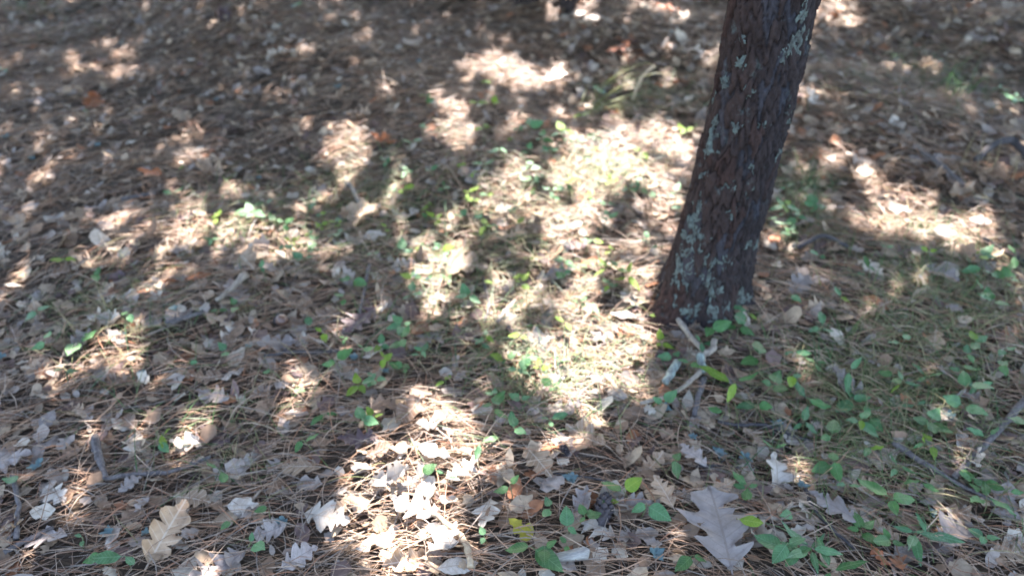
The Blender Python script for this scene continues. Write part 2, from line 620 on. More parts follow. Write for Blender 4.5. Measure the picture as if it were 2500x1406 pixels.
def crowns():
    N = 52000
    gx = rng.uniform(-4.2, 4.6, N); gy = rng.uniform(-.3, 6.6, N)
    hz = rng.uniform(1.9, 3.3, N) + .25 * np.sin(gx * 1.7) + .2 * np.sin(gy * 1.3 + 1)
    # clumps and gaps of the foliage, about a hand wide
    fl = np.zeros(N)
    for _ in range(14):
        a_, f_ = rng.uniform(0, math.pi), rng.uniform(14, 38)
        fl += np.sin(f_ * (gx * math.cos(a_) + .8 * gy * math.sin(a_)) + rng.uniform(0, 6.28))
    fl = np.argsort(np.argsort(fl)) / N
    op = openness(gx + .05 * np.sin(gy * 31 + 3 * np.sin(gx * 23)), gy + .06 * np.sin(gx * 27 + 2 * np.sin(gy * 19)))
    keep = fl > np.where(op >= .99, 1.01, np.where(op >= .9, .95, op * .85))
    keep &= fl > .022
    # foliage thinned out wherever softer, dim sun should reach the floor
    thin = np.zeros(N)
    for cx, cy, rx, ry, k in ((1300, 620, 400, 300, .82), (1250, 1000, 300, 220, .5), (1350, 330, 300, 150, .25), (650, 600, 420, 180, .5), (400, 230, 650, 280, .15), (2250, 540, 330, 160, .45), (350, 950, 400, 250, .4)):
        c = at(cx, cy)
        ex = (at(cx + rx, cy) - c).length
        ey = (at(cx, cy + ry) - at(cx, cy - ry)).length / 2
        d = ((gx - c.x) / ex) ** 2 + ((gy - c.y) / ey) ** 2
        thin = np.maximum(thin, k * np.clip(1.25 - d, 0, 1))
    keep &= rng.random(N) > thin
    gx, gy, hz = gx[keep], gy[keep], hz[keep]
    t = hz / SUN.z
    P = np.stack([gx + SUN.x * t, gy + SUN.y * t, hz], 1)
    spec = [  # x, y, height, radius, label
        (-3.6, 6.4, 5.6, .12, 'shade tree standing beyond the far left corner of the clearing'),
        (4.0, 6.2, 5.6, .12, 'shade tree standing beyond the far right corner of the clearing'),
        (-1.9, 8.6, 5.8, .13, 'tall shade tree standing well behind the clearing, towards the left'),
        (2.3, 8.4, 5.8, .13, 'tall shade tree standing well behind the clearing, towards the right'),
    ]
    xy = np.array([s[:2] for s in spec])
    own = np.argmin(((P[:, None, :2] - xy[None]) ** 2).sum(2), 1)
    for k, (x, y, h, r, lab) in enumerate(spec):
        z0 = float(gh(x, y))
        root = link('shade_tree', None)
        root.location = (x, y, z0)
        tag(root, lab, 'tree', 'trees that shade the floor')
        pts = [(0, 0, -.1), (0, 0, .0), (.005, 0, .1), (.02, .01, .6), (.05, 0, 1.6), (.02, .05, 3), (0, .1, h)]
        V, F = tube(pts, [r * 1.6, r * 1.35, r * 1.08, r, r * .9, r * .75, r * .2], 14, .07)
        c = np.tile(np.array([[.05, .04, .038]]), (len(V), 1)) * rng.uniform(.7, 1.3, (len(V), 1))
        link('trunk', mesh_np('trunk', V, F, c, True), M_bark, root)
        Q = P[own == k] - np.array([x, y, z0])
        if len(Q) == 0:
            continue
        br = []
        for _ in range(9):
            e = Q[rng.integers(len(Q))]
            b = np.array([0, .05, rng.uniform(1.9, 3.2)])
            m = b * .55 + e * .45 + np.array([0, 0, .25])
            br.append(tube([b, m, e], [r * .35, r * .22, .006], 6))
        V, F = merge(br)
        tag(link('branches', mesh_np('branches', V, F, np.full((len(V), 3), .05), True), M_bark, root), kind='stuff')
        V, F = canopy_leaves(Q, .125)
        link('crown', mesh_np('crown', V, F), M_canopy, root)
    # the main tree's own crown, high above the viewer
    n = 2600
    a = rng.uniform(0, 6.28, n); rr = np.sqrt(rng.random(n)) * 2.4
    P = np.stack([.1 + rr * np.cos(a), .2 + rr * np.sin(a), rng.uniform(5.2, 8.2, n) - rr * .3], 1)
    V, F = canopy_leaves(P, .17)
    link('crown', mesh_np('crown', V, F), M_canopy, pine)


crowns()


def stump(px, py, r, h, label):
    c = at(px, py)
    root = link('stump', None)
    root.location = (c.x, c.y + r, c.z)
    tag(root, label, 'stump', 'dark broken stumps at the far edge')
    seg, rows = 26, 12
    V, cols = [], []
    for i in range(rows):
        t = i / (rows - 1)
        for k in range(seg):
            q = 2 * math.pi * k / seg
            rr = r * (1.35 - .35 * min(1, t * 3)) * (1 + .10 * math.sin(5 * q + 2 * t) + .06 * math.sin(11 * q) + random.uniform(-.04, .04))
            top = h * (1 + .35 * math.sin(2 * q + 1) + .2 * math.sin(7 * q)) if i == rows - 1 else h * .92
            V.append((rr * math.cos(q), rr * math.sin(q), -.05 + (top + .05) * t))
            cols.append(random.uniform(.6, 1.3))
    F = np.array([(i * seg + k, i * seg + (k + 1) % seg, (i + 1) * seg + (k + 1) % seg, (i + 1) * seg + k) for i in range(rows - 1) for k in range(seg)])
    C = np.array([.034, .026, .024])[None] * np.array(cols)[:, None]
    link('bark', mesh_np('stump_bark', np.array(V), F, C, True), M_bark, root)
    W_ = np.array([(r * .82 * math.cos(2 * math.pi * k / 12), r * .82 * math.sin(2 * math.pi * k / 12), h * (.7 + .12 * math.sin(k * 2.1))) for k in range(12)] + [(0, 0, h * .6)])
    link('heartwood', mesh_np('stump_wood', W_, np.array([(12, k, (k + 1) % 12) for k in range(12)])), M_wood, root)


stump(1386, 34, .04, .09, 'narrow dark stump at the far edge right of a sunlit leaf')
stump(1288, 14, .08, .10, 'wider black stump cut by the far edge left of a sunlit leaf')

# ------------------------------------------------------------------ leaf shapes
def leaf_grid(kind, rows=22, seed=0, curl=1.0):
    """unit leaf, stem end at the origin, tip at (0,1,0); petiole below; returns V, quads"""
    r = np.random.default_rng(seed)
    t = np.linspace(0, 1, rows)
    halves = []
    for sd in (-1, 1):
        if kind == 'white_oak':
            b = .31 * np.sin(math.pi * t ** .8) ** .75
            nl = 3.5; ph = r.uniform(-.05, .05)
            lob = np.clip(np.abs(np.cos(math.pi * (nl * (t + ph) + .5))), 0, 1) ** .7
            w = b * (.26 + .74 * lob)
        elif kind == 'red_oak':
            b = .36 * np.sin(math.pi * t ** .85) ** .7
            ph = r.uniform(-.04, .04)
            x = ((3.6 * (t + ph) + .2) % 1.0)
            lob = np.where(x < .72, x / .72, (1 - x) / .28) ** 1.3
            w = b * (.2 + .8 * lob)
        elif kind == 'broad_oak':
            b = .40 * np.sin(math.pi * t ** .8) ** .65
            x = ((2.9 * (t + r.uniform(-.03, .03)) + .25) % 1.0)
            lob = np.where(x < .68, x / .68, (1 - x) / .32) ** 1.1
            w = b * (.40 + .60 * lob)
        elif kind == 'elliptic':
            w = .21 * np.sin(math.pi * t ** .9) ** .8 * (1 + .03 * np.sin(t * 40))
        elif kind == 'ovate':
            w = .30 * np.sin(math.pi * t ** .62) ** .85
        elif kind == 'lance':
            w = .14 * np.sin(math.pi * t ** .7) ** .9
        elif kind == 'fragment':
            w = (.28 * np.sin(math.pi * np.clip(t, .06, .94)) ** .6) * (1 + .4 * r.uniform(-1, 1, rows))
        if seed >= 100 and seed < 500:      # torn and eaten edges
            w = w * (1 + .10 * r.uniform(-1, 1, rows))
            for _ in range(r.integers(0, 3)):
                k0 = r.integers(3, rows - 3); w[k0:k0 + 2] *= r.uniform(.3, .8)
        w[-1] = .002
        w[0] = .012
        halves.append(w)
    sh = {'white_oak': .45, 'red_oak': .55, 'broad_oak': .5}.get(kind, .05)
    cols = np.array([-1, -.55, 0, .55, 1])
    c1 = r.uniform(-.5, 1.1) * curl; c2 = r.uniform(-.35, .55) * curl; c3 = r.uniform(.02, .055) * curl; c4 = r.uniform(-.5, .5) * curl
    ph = r.uniform(0, 6.28, 3)
    V = []
    for i in range(rows):
        for c in cols:
            w = halves[0][i] if c < 0 else halves[1][i]
            x = c * w
            y = t[i] + sh * abs(x) * (1 - t[i] ** 2)
            z = c1 * 1.3 * x * x + c2 * (y - .45) ** 2 * .8 + c3 * math.sin(11 * y + ph[0] + 3 * c) * abs(c) + c4 * x * (y - .5) * .6 + .012 * math.sin(23 * y + ph[1]) * c
            x *= math.cos(min(1.2, abs(c1) * abs(x) * 1.4))
            V.append((x, y, z))
    F = [(i * 5 + k, i * 5 + k + 1, (i + 1) * 5 + k + 1, (i + 1) * 5 + k) for i in range(rows - 1) for k in range(4)]
    if kind in ('white_oak', 'red_oak', 'broad_oak', 'elliptic', 'ovate'):
        z0 = V[2][2]
        b = len(V)
        V += [(-.010, 0, z0 + .002), (.010, 0, z0 + .002), (-.007, -.13, z0 - .01), (.007, -.13, z0 - .01), (0, 0, z0 - .012), (0, -.13, z0 - .02)]
        F += [(b, b + 2, b + 3, b + 1), (b, b + 4, b + 5, b + 2), (b + 1, b + 3, b + 5, b + 4)]
    return np.array(V), np.array(F)


def coarse(kind, seed):
    V, F = leaf_grid(kind, 8 if kind in ('elliptic', 'fragment', 'ovate') else 15, seed, 1.2)
    return V, F


# ------------------------------------------------------------------ litter: pine needles and crumbled leaves nobody could count
def in_view(x, y, pad=120):
    p = to_px(np.stack([x, y, gh(x, y)], 1))
    return (p[:, 0] > -pad) & (p[:, 0] < 2500 + pad) & (p[:, 1] > -pad) & (p[:, 1] < 1406 + pad)


def scatter(n_core, n_out):
    x = rng.uniform(-3.6, 3.8, n_core * 4); y = rng.uniform(.55, 5.2, n_core * 4)
    k = in_view(x, y)
    x, y = x[k][:n_core], y[k][:n_core]
    xo = rng.uniform(-5, 5, n_out); yo = rng.uniform(-.6, 7, n_out)
    k = ~in_view(xo, yo)
    x = np.concatenate([x, xo[k]]); y = np.concatenate([y, yo[k]])
    k = (x - TX) ** 2 + (y - TY) ** 2 > .095 ** 2
    return x[k], y[k]


def needles():
    x, y = scatter(76000, 24000)
    # drifts: the mat is thinner where leaves gather beyond the clearing
    dr = np.sin(x * 2.3 + 1.3 * np.sin(y * 2.9)) * np.sin(y * 2.1 + x) 
    k = rng.random(len(x)) > .35 * np.clip(dr + .25 * (y - 2.2), 0, 1)
    x, y = x[k], y[k]
    n = len(x)
    bias = np.clip(-.42 * x, -.6, .65)
    a = np.where(rng.random(n) < .27, rng.uniform(-math.pi / 2, math.pi / 2, n), bias + rng.normal(0, .38, n))
    a = a + math.pi * (rng.random(n) < .5)
    L = rng.uniform(.07, .17, n)
    wd = rng.uniform(.0006, .0011, n)
    lift = .002 + rng.random(n) ** 1.6 * .026
    til = rng.normal(0, .07, n)
    bend = rng.normal(0, .16, n)
    zb = rng.normal(0, .012, n)
    base = np.array([[.32, .19, .115], [.24, .135, .08], [.40, .28, .19], [.23, .175, .135], [.13, .085, .06], [.34, .16, .085]])
    col = base[rng.choice(6, n, p=[.24, .16, .22, .22, .09, .07])] * rng.uniform(.75, 1.25, (n, 1))
    Vs, Cs = [], []
    K = 4
    for i in range(K):
        t = i / (K - 1) - .5
        aa = a + bend * t * 2
        cx = x + L * t * np.cos(a) - np.sin(a) * L * bend * (t * t) * 1.5
        cy = y + L * t * np.sin(a) + np.cos(a) * L * bend * (t * t) * 1.5
        cz = gh(cx, cy) + lift + L * t * til + zb * (1 - 4 * t * t)
        w = wd * (1 if 0 < i < K - 1 else .45)
        sx, sy = -np.sin(aa) * w, np.cos(aa) * w
        rl = rng.normal(0, .6, n) * w
        Vs.append(np.stack([cx + sx, cy + sy, cz + rl], 1)); Vs.append(np.stack([cx - sx, cy - sy, cz - rl], 1))
    V = np.stack(Vs, 1).reshape(-1, 3)
    C = np.repeat(col, 2 * K, 0)
    b = np.arange(n)[:, None] * 2 * K
    F = np.concatenate([b + np.array([2 * i, 2 * i + 1, 2 * i + 3, 2 * i + 2]) for i in range(K - 1)])
    o = link('pine_needles', mesh_np('pine_needles', V, F, C), M_needle)
    tag(o, 'thick mat of fallen brown pine needles covering the floor', 'pine needles', None, 'stuff')


def crumbs():
    x, y = scatter(11500, 5000)
    dr = np.sin(x * 2.3 + 1.3 * np.sin(y * 2.9)) * np.sin(y * 2.1 + x)
    k = rng.random(len(x)) > .5 * np.clip(-dr, 0, 1)
    x, y = x[k], y[k]
    n = len(x)
    var = [coarse(k, s) for s, k in enumerate(['white_oak', 'fragment', 'elliptic', 'fragment', 'red_oak', 'elliptic', 'ovate', 'fragment', 'elliptic', 'white_oak'])]
    base = np.array([[.41, .30, .20], [.26, .165, .105], [.33, .265, .22], [.50, .42, .33], [.30, .125, .06], [.15, .095, .08]])
    ch = rng.choice(len(var), n)
    cc = rng.choice(6, n, p=[.30, .22, .2, .13, .05, .10])
    parts, cols = [], []
    for k, (V, F) in enumerate(var):
        m = np.where(ch == k)[0]
        q = len(m)
        s = rng.uniform(.022, .062, q) * np.where((y[m] > 2.1) & (x[m] < .2), .72, 1.0)
        yaw = np.where(rng.random(q) < .6, rng.normal(0, .7, q) + math.pi / 2, rng.uniform(0, 6.28, q))
        tx, ty = rng.normal(0, .32, q), rng.normal(0, .32, q)
        P = (V - np.array([0, .5, 0]))[None] * s[:, None, None]
        P = P * np.array([1.25, 1, 1])
        ca, sa = np.cos(yaw)[:, None], np.sin(yaw)[:, None]
        X = P[..., 0] * ca - P[..., 1] * sa
        Y = P[..., 0] * sa + P[..., 1] * ca
        Z = P[..., 2] + X * np.tan(tx)[:, None] + Y * np.tan(ty)[:, None]
        X = X + x[m][:, None]; Y = Y + y[m][:, None]
        Z = Z + gh(x[m], y[m])[:, None] + rng.uniform(.004, .022, q)[:, None]
        parts.append((np.stack([X, Y, Z], -1).reshape(-1, 3), [(F[None] + (np.arange(q) * len(V))[:, None, None]).reshape(-1, 4)]))
        cols.append(np.repeat(base[cc[m]] * rng.uniform(.7, 1.25, (q, 1)), len(V), 0))
    V, F = merge(parts)
    o = link('leaf_litter', mesh_np('leaf_litter', V, F, np.concatenate(cols), True), M_litter)
    tag(o, 'crumbled small dead leaves mixed through the pine needles', 'leaf litter', None, 'stuff')


needles()
crumbs()

# ------------------------------------------------------------------ single fallen leaves
LEAFMESH = {}
for kind, n in (('white_oak', 16), ('red_oak', 10), ('broad_oak', 4), ('elliptic', 10), ('ovate', 6)):
    for i in range(n):
        V, F = leaf_grid(kind, 30 if 'oak' in kind else 14, 100 + 13 * i + len(kind), (1.0, 1.5, 2.2)[i % 3])
        LEAFMESH.setdefault(kind, []).append((V, F))
_cache = {}


def leaf_data(kind, i, colour, mats, store=LEAFMESH):
    key = (kind, i, colour)
    if key not in _cache:
        V, F = store[kind][i]
        m = mesh_np('%s_leaf' % kind, V, F, None, True)
        m.materials.append(mats[colour])
        _cache[key] = m
    return _cache[key]


KINDWORD = {'white_oak': 'lobed oak leaf', 'red_oak': 'pointed oak leaf', 'broad_oak': 'broad oak leaf', 'elliptic': 'narrow leaf', 'ovate': 'broad leaf'}
COLWORD = {'tan': 'tan', 'brown': 'brown', 'grey': 'grey', 'pale': 'pale', 'rust': 'rust red', 'dark': 'dark purplish', 'yellow': 'yellow'}
LEAVES = []      # dicts for labelling
PLACED = []


def put_leaf(kind, colour, base, tip, label=None, lift=.012, roll=0., pitch=0., idx=None, wide=1.0):
    L = (tip - base).length
    yaw = math.atan2(tip.y - base.y, tip.x - base.x) - math.pi / 2
    i = random.randrange(len(LEAFMESH[kind])) if idx is None else idx
    o = link('fallen_leaf', leaf_data(kind, i, colour, DEAD))
    mid = (base + tip) / 2
    s = Vector((L * wide, L, L))
    rot = Euler((pitch, roll, yaw), 'XYZ')
    Mx = Euler((0, 0, yaw)).to_matrix().to_4x4() @ Euler((pitch, roll, 0)).to_matrix().to_4x4()
    off = Mx @ Vector((0, .5 * L, .0))
    zc = float(gh(mid.x, mid.y)) + lift
    o.rotation_euler = Mx.to_euler()
    o.scale = s
    o.location = (mid.x - off.x, mid.y - off.y, zc - off.z)
    PLACED.append((mid.x, mid.y, L * .5))
    LEAVES.append(dict(o=o, kind=kind, colour=colour, mid=mid, L=L, label=label))
    return o


HAND = [  # kind, colour, stem px, tip px, label, roll, pitch
    ('broad_oak', 'grey', (1780, 1400), (1722, 1222), 'big grey oak leaf with pointed lobes, largest in the near shade', .12, .06, 1.25),
    ('white_oak', 'tan', (378, 1398), (462, 1252), 'curled light tan oak leaf tilted up from the needles and catching sun', .5, .45, 1.2),
    ('white_oak', 'tan', (785, 1150), (680, 1160), 'orange tan oak leaf with thin deep lobes lying on dark needles', .1, .0, 1.0),
    ('white_oak', 'pale', (745, 1265), (860, 1290), 'pale oak leaf half in the brightest near patch of sun', .2, .1, 1.1),
    ('white_oak', 'grey', (690, 1400), (780, 1350), 'grey lobed oak leaf cut by the near edge, beside the sun patch', .2, .2, 1.2),
    ('white_oak', 'pale', (1915, 1225), (1870, 1135), 'crumpled pale oak leaf tipped up into a small fleck of sun', .5, .5, 1.1),
    ('white_oak', 'grey', (2085, 1300), (1965, 1225), 'long grey oak leaf next to the big grey one', .1, .1, .9),
    ('white_oak', 'grey', (2290, 1350), (2340, 1255), 'grey white lobed leaf among green sprigs, near right corner', .2, .1, 1.1),
    ('red_oak', 'brown', (2260, 1240), (2390, 1290), 'brown oak leaf lying under the long bent stem, near right corner', .0, .1, .8),
    ('white_oak', 'grey', (1720, 1160), (1655, 1105), 'grey oak leaf above the big grey leaf, beside blue lichen', .2, .0, 1.1),
    ('elliptic', 'pale', (560, 1250), (640, 1250), 'small pale cream leaf just above two green leaflets', .1, .1, 1.4),
    ('ovate', 'yellow', (1300, 1325), (1240, 1290), 'bright yellow broad leaf beside the near patch of sun', -.1, .3, 1.1),
    ('red_oak', 'dark', (920, 770), (840, 830), 'dark purplish oak leaf lying flat left of the clearing centre', .0, .0, 1.2),
    ('elliptic', 'pale', (262, 615), (238, 580), 'small whitish leaf alone on the brown needles at far left', .4, .2, 1.6),
    ('ovate', 'rust', (400, 440), (340, 434), 'bright orange leaf on shaded needles at far left', .1, .2, 1.1),
    ('ovate', 'rust', (235, 272), (230, 244), 'dull orange leaf in the far left shade', .1, .2, 1.3),
    ('elliptic', 'rust', (1520, 288), (1470, 285), 'red brown leaf below the arching pale grass', .2, .3, 1.5),
    ('elliptic', 'dark', (1490, 272), (1442, 262), 'dark curled leaf tucked under the arching pale grass', .6, .2, 1.5),
    ('white_oak', 'pale', (1325, 205), (1395, 190), 'white sunlit leaf left of the arching pale grass', .1, .1, 1.0),
    ('elliptic', 'pale', (1390, 46), (1430, 44), 'small white leaf at the far edge, left one of a pair', .1, .1, 1.5),
    ('white_oak', 'pale', (1420, 62), (1475, 56), 'larger white leaf at the far edge, right one of a pair', .1, .1, 1.0),
    ('white_oak', 'tan', (1040, 655), (1190, 670), 'large tan oak leaf in the middle of the clearing', .1, .1, 1.1),
    ('white_oak', 'tan', (1280, 1100), (1345, 1180), 'limp tan oak leaf at the shade edge right of the near sun patch', .2, .1, 1.0),
    ('elliptic', 'pale', (1150, 1015), (1205, 1018), 'small white leaf between the two nearer patches of sun', .1, .1, 1.5),
    ('elliptic', 'pale', (1480, 970), (1530, 990), 'oval sunlit leaf left of the shaded trunk foot', .1, .1, 1.6),
    ('elliptic', 'pale', (890, 590), (945, 590), 'rounded pale leaf in the middle distance left of centre', .1, .1, 1.7),
    ('white_oak', 'tan', (570, 620), (625, 670), 'light tan oak leaf on end near the yellow moss tuft', .3, .2, 1.0),
    ('elliptic', 'grey', (105, 1060), (145, 1022), 'pale grey oval leaf at the left border among needles', .2, .2, 1.6),
    ('white_oak', 'grey', (295, 1215), (355, 1180), 'grey lobed leaf lying over the forked dark twig', .1, .1, 1.1),
    ('elliptic', 'pale', (2160, 515), (2220, 535), 'bright leaf in the right sun flecks, nearest the trunk', .1, .1, 1.6),
    ('elliptic', 'pale', (2270, 575), (2330, 590), 'bright oval leaf in the middle of the right sun flecks', .1, .1, 1.7),
    ('elliptic', 'pale', (2360, 548), (2415, 560), 'bright leaf at the outer side of the right sun flecks', .1, .1, 1.6),
    ('white_oak', 'grey', (2245, 660), (2335, 700), 'grey oak leaf below the right sun flecks', .1, .1, 1.1),
    ('white_oak', 'grey', (1925, 725), (1970, 695), 'lavender grey leaf close beside the right side of the trunk', .2, .2, 1.2),
    ('white_oak', 'pale', (2090, 650), (2150, 690), 'light lobed leaf halfway between trunk and right sun flecks', .1, .1, 1.0),
    ('white_oak', 'grey', (2300, 760), (2345, 780), 'small grey leaf among dry grass at right', .2, .2, 1.1),
    ('white_oak', 'rust', (2165, 1395), (2110, 1350), 'rust red leaf cut by the near edge at right', .2, .3, 1.0),
    ('white_oak', 'tan', (1640, 1255), (1590, 1190), 'tan oak leaf in shade between the pine cone and big grey leaf', .1, .1, 1.1),
    ('white_oak', 'brown', (895, 1130), (965, 1105), 'brown oak leaf at the left rim of the near sun patch', .1, .2, 1.1),
    ('ovate', 'brown', (1005, 965), (1060, 985), 'dark brown broad leaf just above the near sun patch', .1, .2, 1.1),
    ('white_oak', 'pale', (1560, 760), (1510, 735), 'pale oak leaf left of the trunk foot, in half light', .1, .2, 1.1),
    ('elliptic', 'pale', (1560, 775), (1485, 790), 'long bleached leaf left of the trunk foot', .1, .2, 1.0),
    ('white_oak', 'tan', (430, 1225), (520, 1240), 'dull tan leaf behind the upright curled pale leaf', .1, .1, 1.1),
    ('white_oak', 'pale', (1195, 1225), (1180, 1310), 'pale greenish leaf on the right rim of the near sun patch', .3, .2, 1.2),
    ('white_oak', 'tan', (1640, 60), (1700, 50), 'tan leaf at the far edge left of the trunk', .1, .1, 1.0),
    ('elliptic', 'rust', (1895, 590), (1875, 610), 'orange leaf tight against the right side of the trunk', .1, .2, 1.4),
]
for kd, c, a, b, lab, ro, pi_, wd in HAND:
    put_leaf(kd, c, at(*a), at(*b), lab, .038 if 'big' in lab or 'curled light' in lab else .026, ro, pi_, random.choice([0, 3]) if pi_ < .3 else None, wd)
    PLACED[-1] = PLACED[-1][:2] + (PLACED[-1][2] * 1.7,)

for px, py, a, kd, c, L in ((960, 1180, .3, 'white_oak', 'pale', .10), (1062, 1118, -.4, 'elliptic', 'pale', .08), (1015, 1255, 2.9, 'white_oak', 'pale', .11), (925, 1335, .5, 'elliptic', 'pale', .09),
                            (1085, 1335, 1.0, 'white_oak', 'pale', .09), (1000, 1385, 3.3, 'white_oak', 'tan', .10), (1120, 1395, .2, 'elliptic', 'pale', .08), (1060, 1048, .1, 'white_oak', 'pale', .08),
                            (885, 1245, -.6, 'elliptic', 'tan', .08), (1130, 1160, .7, 'red_oak', 'pale', .09), (985, 1105, 3.6, 'elliptic', 'tan', .08), (1040, 1190, 1.9, 'elliptic', 'pale', .09)):
    p = at(px, py)
    d = Vector((math.cos(a), math.sin(a), 0)) * L / 2
    put_leaf(kd, c, p - d, p + d, None, .024, random.gauss(0, .2), random.gauss(0, .2), None, 1.15)

tries = 0
while len(LEAVES) < 300 and tries < 20000:
    tries += 1
    px = random.uniform(-20, 2520)
    py = 1406 * (random.random() ** .85) + random.uniform(-20, 10)
    if px < 900 and py < 480 and random.random() < .45:
        continue
    p = at(px, py)
    if (p.x - TX) ** 2 + (p.y - TY) ** 2 < .16 ** 2:
        continue
    L = random.uniform(.055, .105) * (1.15 if py > 600 else 1.25)
    if any((p.x - x) ** 2 + (p.y - y) ** 2 < (.62 * (r + L / 2)) ** 2 for x, y, r in PLACED):
        continue
    kd = random.choices(['white_oak', 'red_oak', 'elliptic', 'ovate'], [5, 2, 3, .8])[0]
    c = random.choices(['tan', 'brown', 'grey', 'pale', 'rust', 'dark'], [5, 3, 3.5, 2.6, .3, .8])[0]
    if c == 'rust' and py > 700:
        c = 'brown'
    if kd == 'elliptic':
        L *= .8
    a = random.gauss(0, .7) + (math.pi if random.random() < .5 else 0)
    d = Vector((math.cos(a), math.sin(a), 0)) * L / 2
    put_leaf(kd, c, p - d, p + d, None, random.uniform(.010, .022), random.gauss(0, .16), random.gauss(0, .16), None, random.uniform(.95, 1.25))

# ------------------------------------------------------------------ twigs and sticks
TWIGS = [  # points (px), thickness px at both ends, material, label
    ([(1640, 792), (1672, 838), (1712, 886), (1708, 928), (1678, 960), (1630, 992), (1560, 1010)], 14, 9, M_twigpale, 'long pale bare twig curving from the trunk foot towards the viewer'),
    ([(1738, 858), (1736, 876), (1722, 890), (1700, 892)], 17, 15, M_twigpale, 'short bent pale piece beside the bend of the long bare twig'),
    ([(1702, 896), (1706, 915), (1714, 936)], 19, 17, M_twiglichen, 'short grey stub touching the bend of the long bare twig'),
    ([(1648, 912), (1634, 938), (1618, 962)], 22, 20, M_twiglichen, 'greenish lichen covered stick piece beside the long bare twig'),
    ([(1714, 940), (1700, 985), (1692, 1030)], 16, 12, M_twig, 'grey twig running from the stub towards the viewer'),
    ([(2500, 985), (2440, 1050), (2375, 1120), (2320, 1180)], 19, 14, M_twig, 'thick grey stick lying on the litter at the right border'),
    ([(1750, 1045), (1800, 1052), (1862, 1050), (1920, 1072), (1980, 1092)], 9, 7, M_twigdark, 'dark knotted twig among green leaves below the trunk'),
    ([(1695, 1152), (1750, 1150), (1805, 1155)], 8, 7, M_twigdark, 'short dark twig above the big grey leaf'),
    ([(240, 1085), (252, 1135), (266, 1182)], 22, 14, M_twig, 'blue grey upright part of the broken twig at near left'),
    ([(266, 1182), (335, 1172), (410, 1168), (470, 1150), (520, 1128)], 13, 8, M_twig, 'long thin grey twig running right from the broken corner at near left'),
    ([(412, 806), (455, 792), (502, 774)], 13, 10, M_twig, 'short grey twig left of the yellow moss tuft'),
    ([(650, 885), (700, 874), (770, 876), (832, 870)], 9, 8, M_twigdark, 'dark wavy twig left of the clearing centre'),
    ([(532, 748), (572, 720), (606, 688)], 9, 20, M_twigpale, 'pale club ended stick behind the yellow moss tuft'),
    ([(1960, 1210), (1985, 1262), (2030, 1310), (2080, 1352)], 10, 8, M_twigdark, 'dark stem crossing the long grey oak leaf'),
    ([(1940, 622), (2000, 610), (2065, 618)], 14, 9, M_twigdark, 'dark arched twig right of the trunk'),
    ([(2235, 378), (2280, 412), (2345, 468)], 11, 13, M_twig, 'grey straight twig in the far right sun flecks'),
    ([(2390, 600), (2430, 622), (2500, 655)], 13, 10, M_twigdark, 'dark twig at the right border below the sun flecks'),
    ([(20, 1362), (70, 1335), (140, 1300)], 14, 10, M_twig, 'grey twig in the near left corner'),
    ([(42, 1175), (55, 1250), (50, 1330)], 12, 12, M_twig, 'grey stick pointing at the viewer along the left border'),
    ([(1035, 1250), (1070, 1275), (1110, 1305), (1142, 1345), (1150, 1400)], 12, 16, M_wood, 'bleached stick lying across the brightest near patch'),
    ([(2170, 1095), (2240, 1140), (2330, 1195), (2450, 1250)], 16, 7, M_twig, 'long bent brown stem at near right below the thick stick'),
    ([(850, 460), (868, 485), (886, 520)], 12, 10, M_twigpale, 'pale straight stick in the middle left sun fleck'),
    ([(1540, 248), (1562, 222), (1590, 195)], 8, 9, M_wood, 'thin pale strip sticking up behind the arching grass'),
    ([(2375, 408), (2415, 384), (2455, 378), (2510, 412)], 16, 20, M_twigdark, 'thick black curved root at the far right border'),
    ([(1180, 690), (1195, 760), (1182, 800)], 7, 6, M_twig, 'thin grey twig pointing at the viewer in the clearing centre'),
    ([(905, 660), (893, 720), (878, 790)], 10, 8, M_twig, 'grey twig left of the clearing centre above the purplish leaf'),
    ([(1270, 735), (1240, 770), (1215, 800)], 12, 10, M_twigpale, 'short pale stick in the dry grass at the clearing centre'),
    ([(1350, 1170), (1440, 1180), (1560, 1205)], 5, 4, M_twigdark, 'hair thin dark stem in shade left of the pine cone'),
    ([(1240, 815), (1262, 840), (1290, 850)], 14, 12, M_twigdark, 'stubby dark stick in the clearing centre'),
    ([(1850, 1280), (1900, 1278), (1930, 1240)], 12, 10, M_twigpale, 'pale twig touching the edge of the big grey leaf'),
    ([(300, 500), (345, 492), (385, 485)], 9, 7, M_twig, 'grey twig in the left sun fleck'),
    ([(1475, 930), (1490, 948), (1515, 985)], 10, 12, M_wood, 'bright short stick in the sun left of the trunk foot'),
    ([(640, 1210), (600, 1260), (560, 1300)], 6, 5, M_twigpale, 'thin pale straw crossing the near needles'),
]
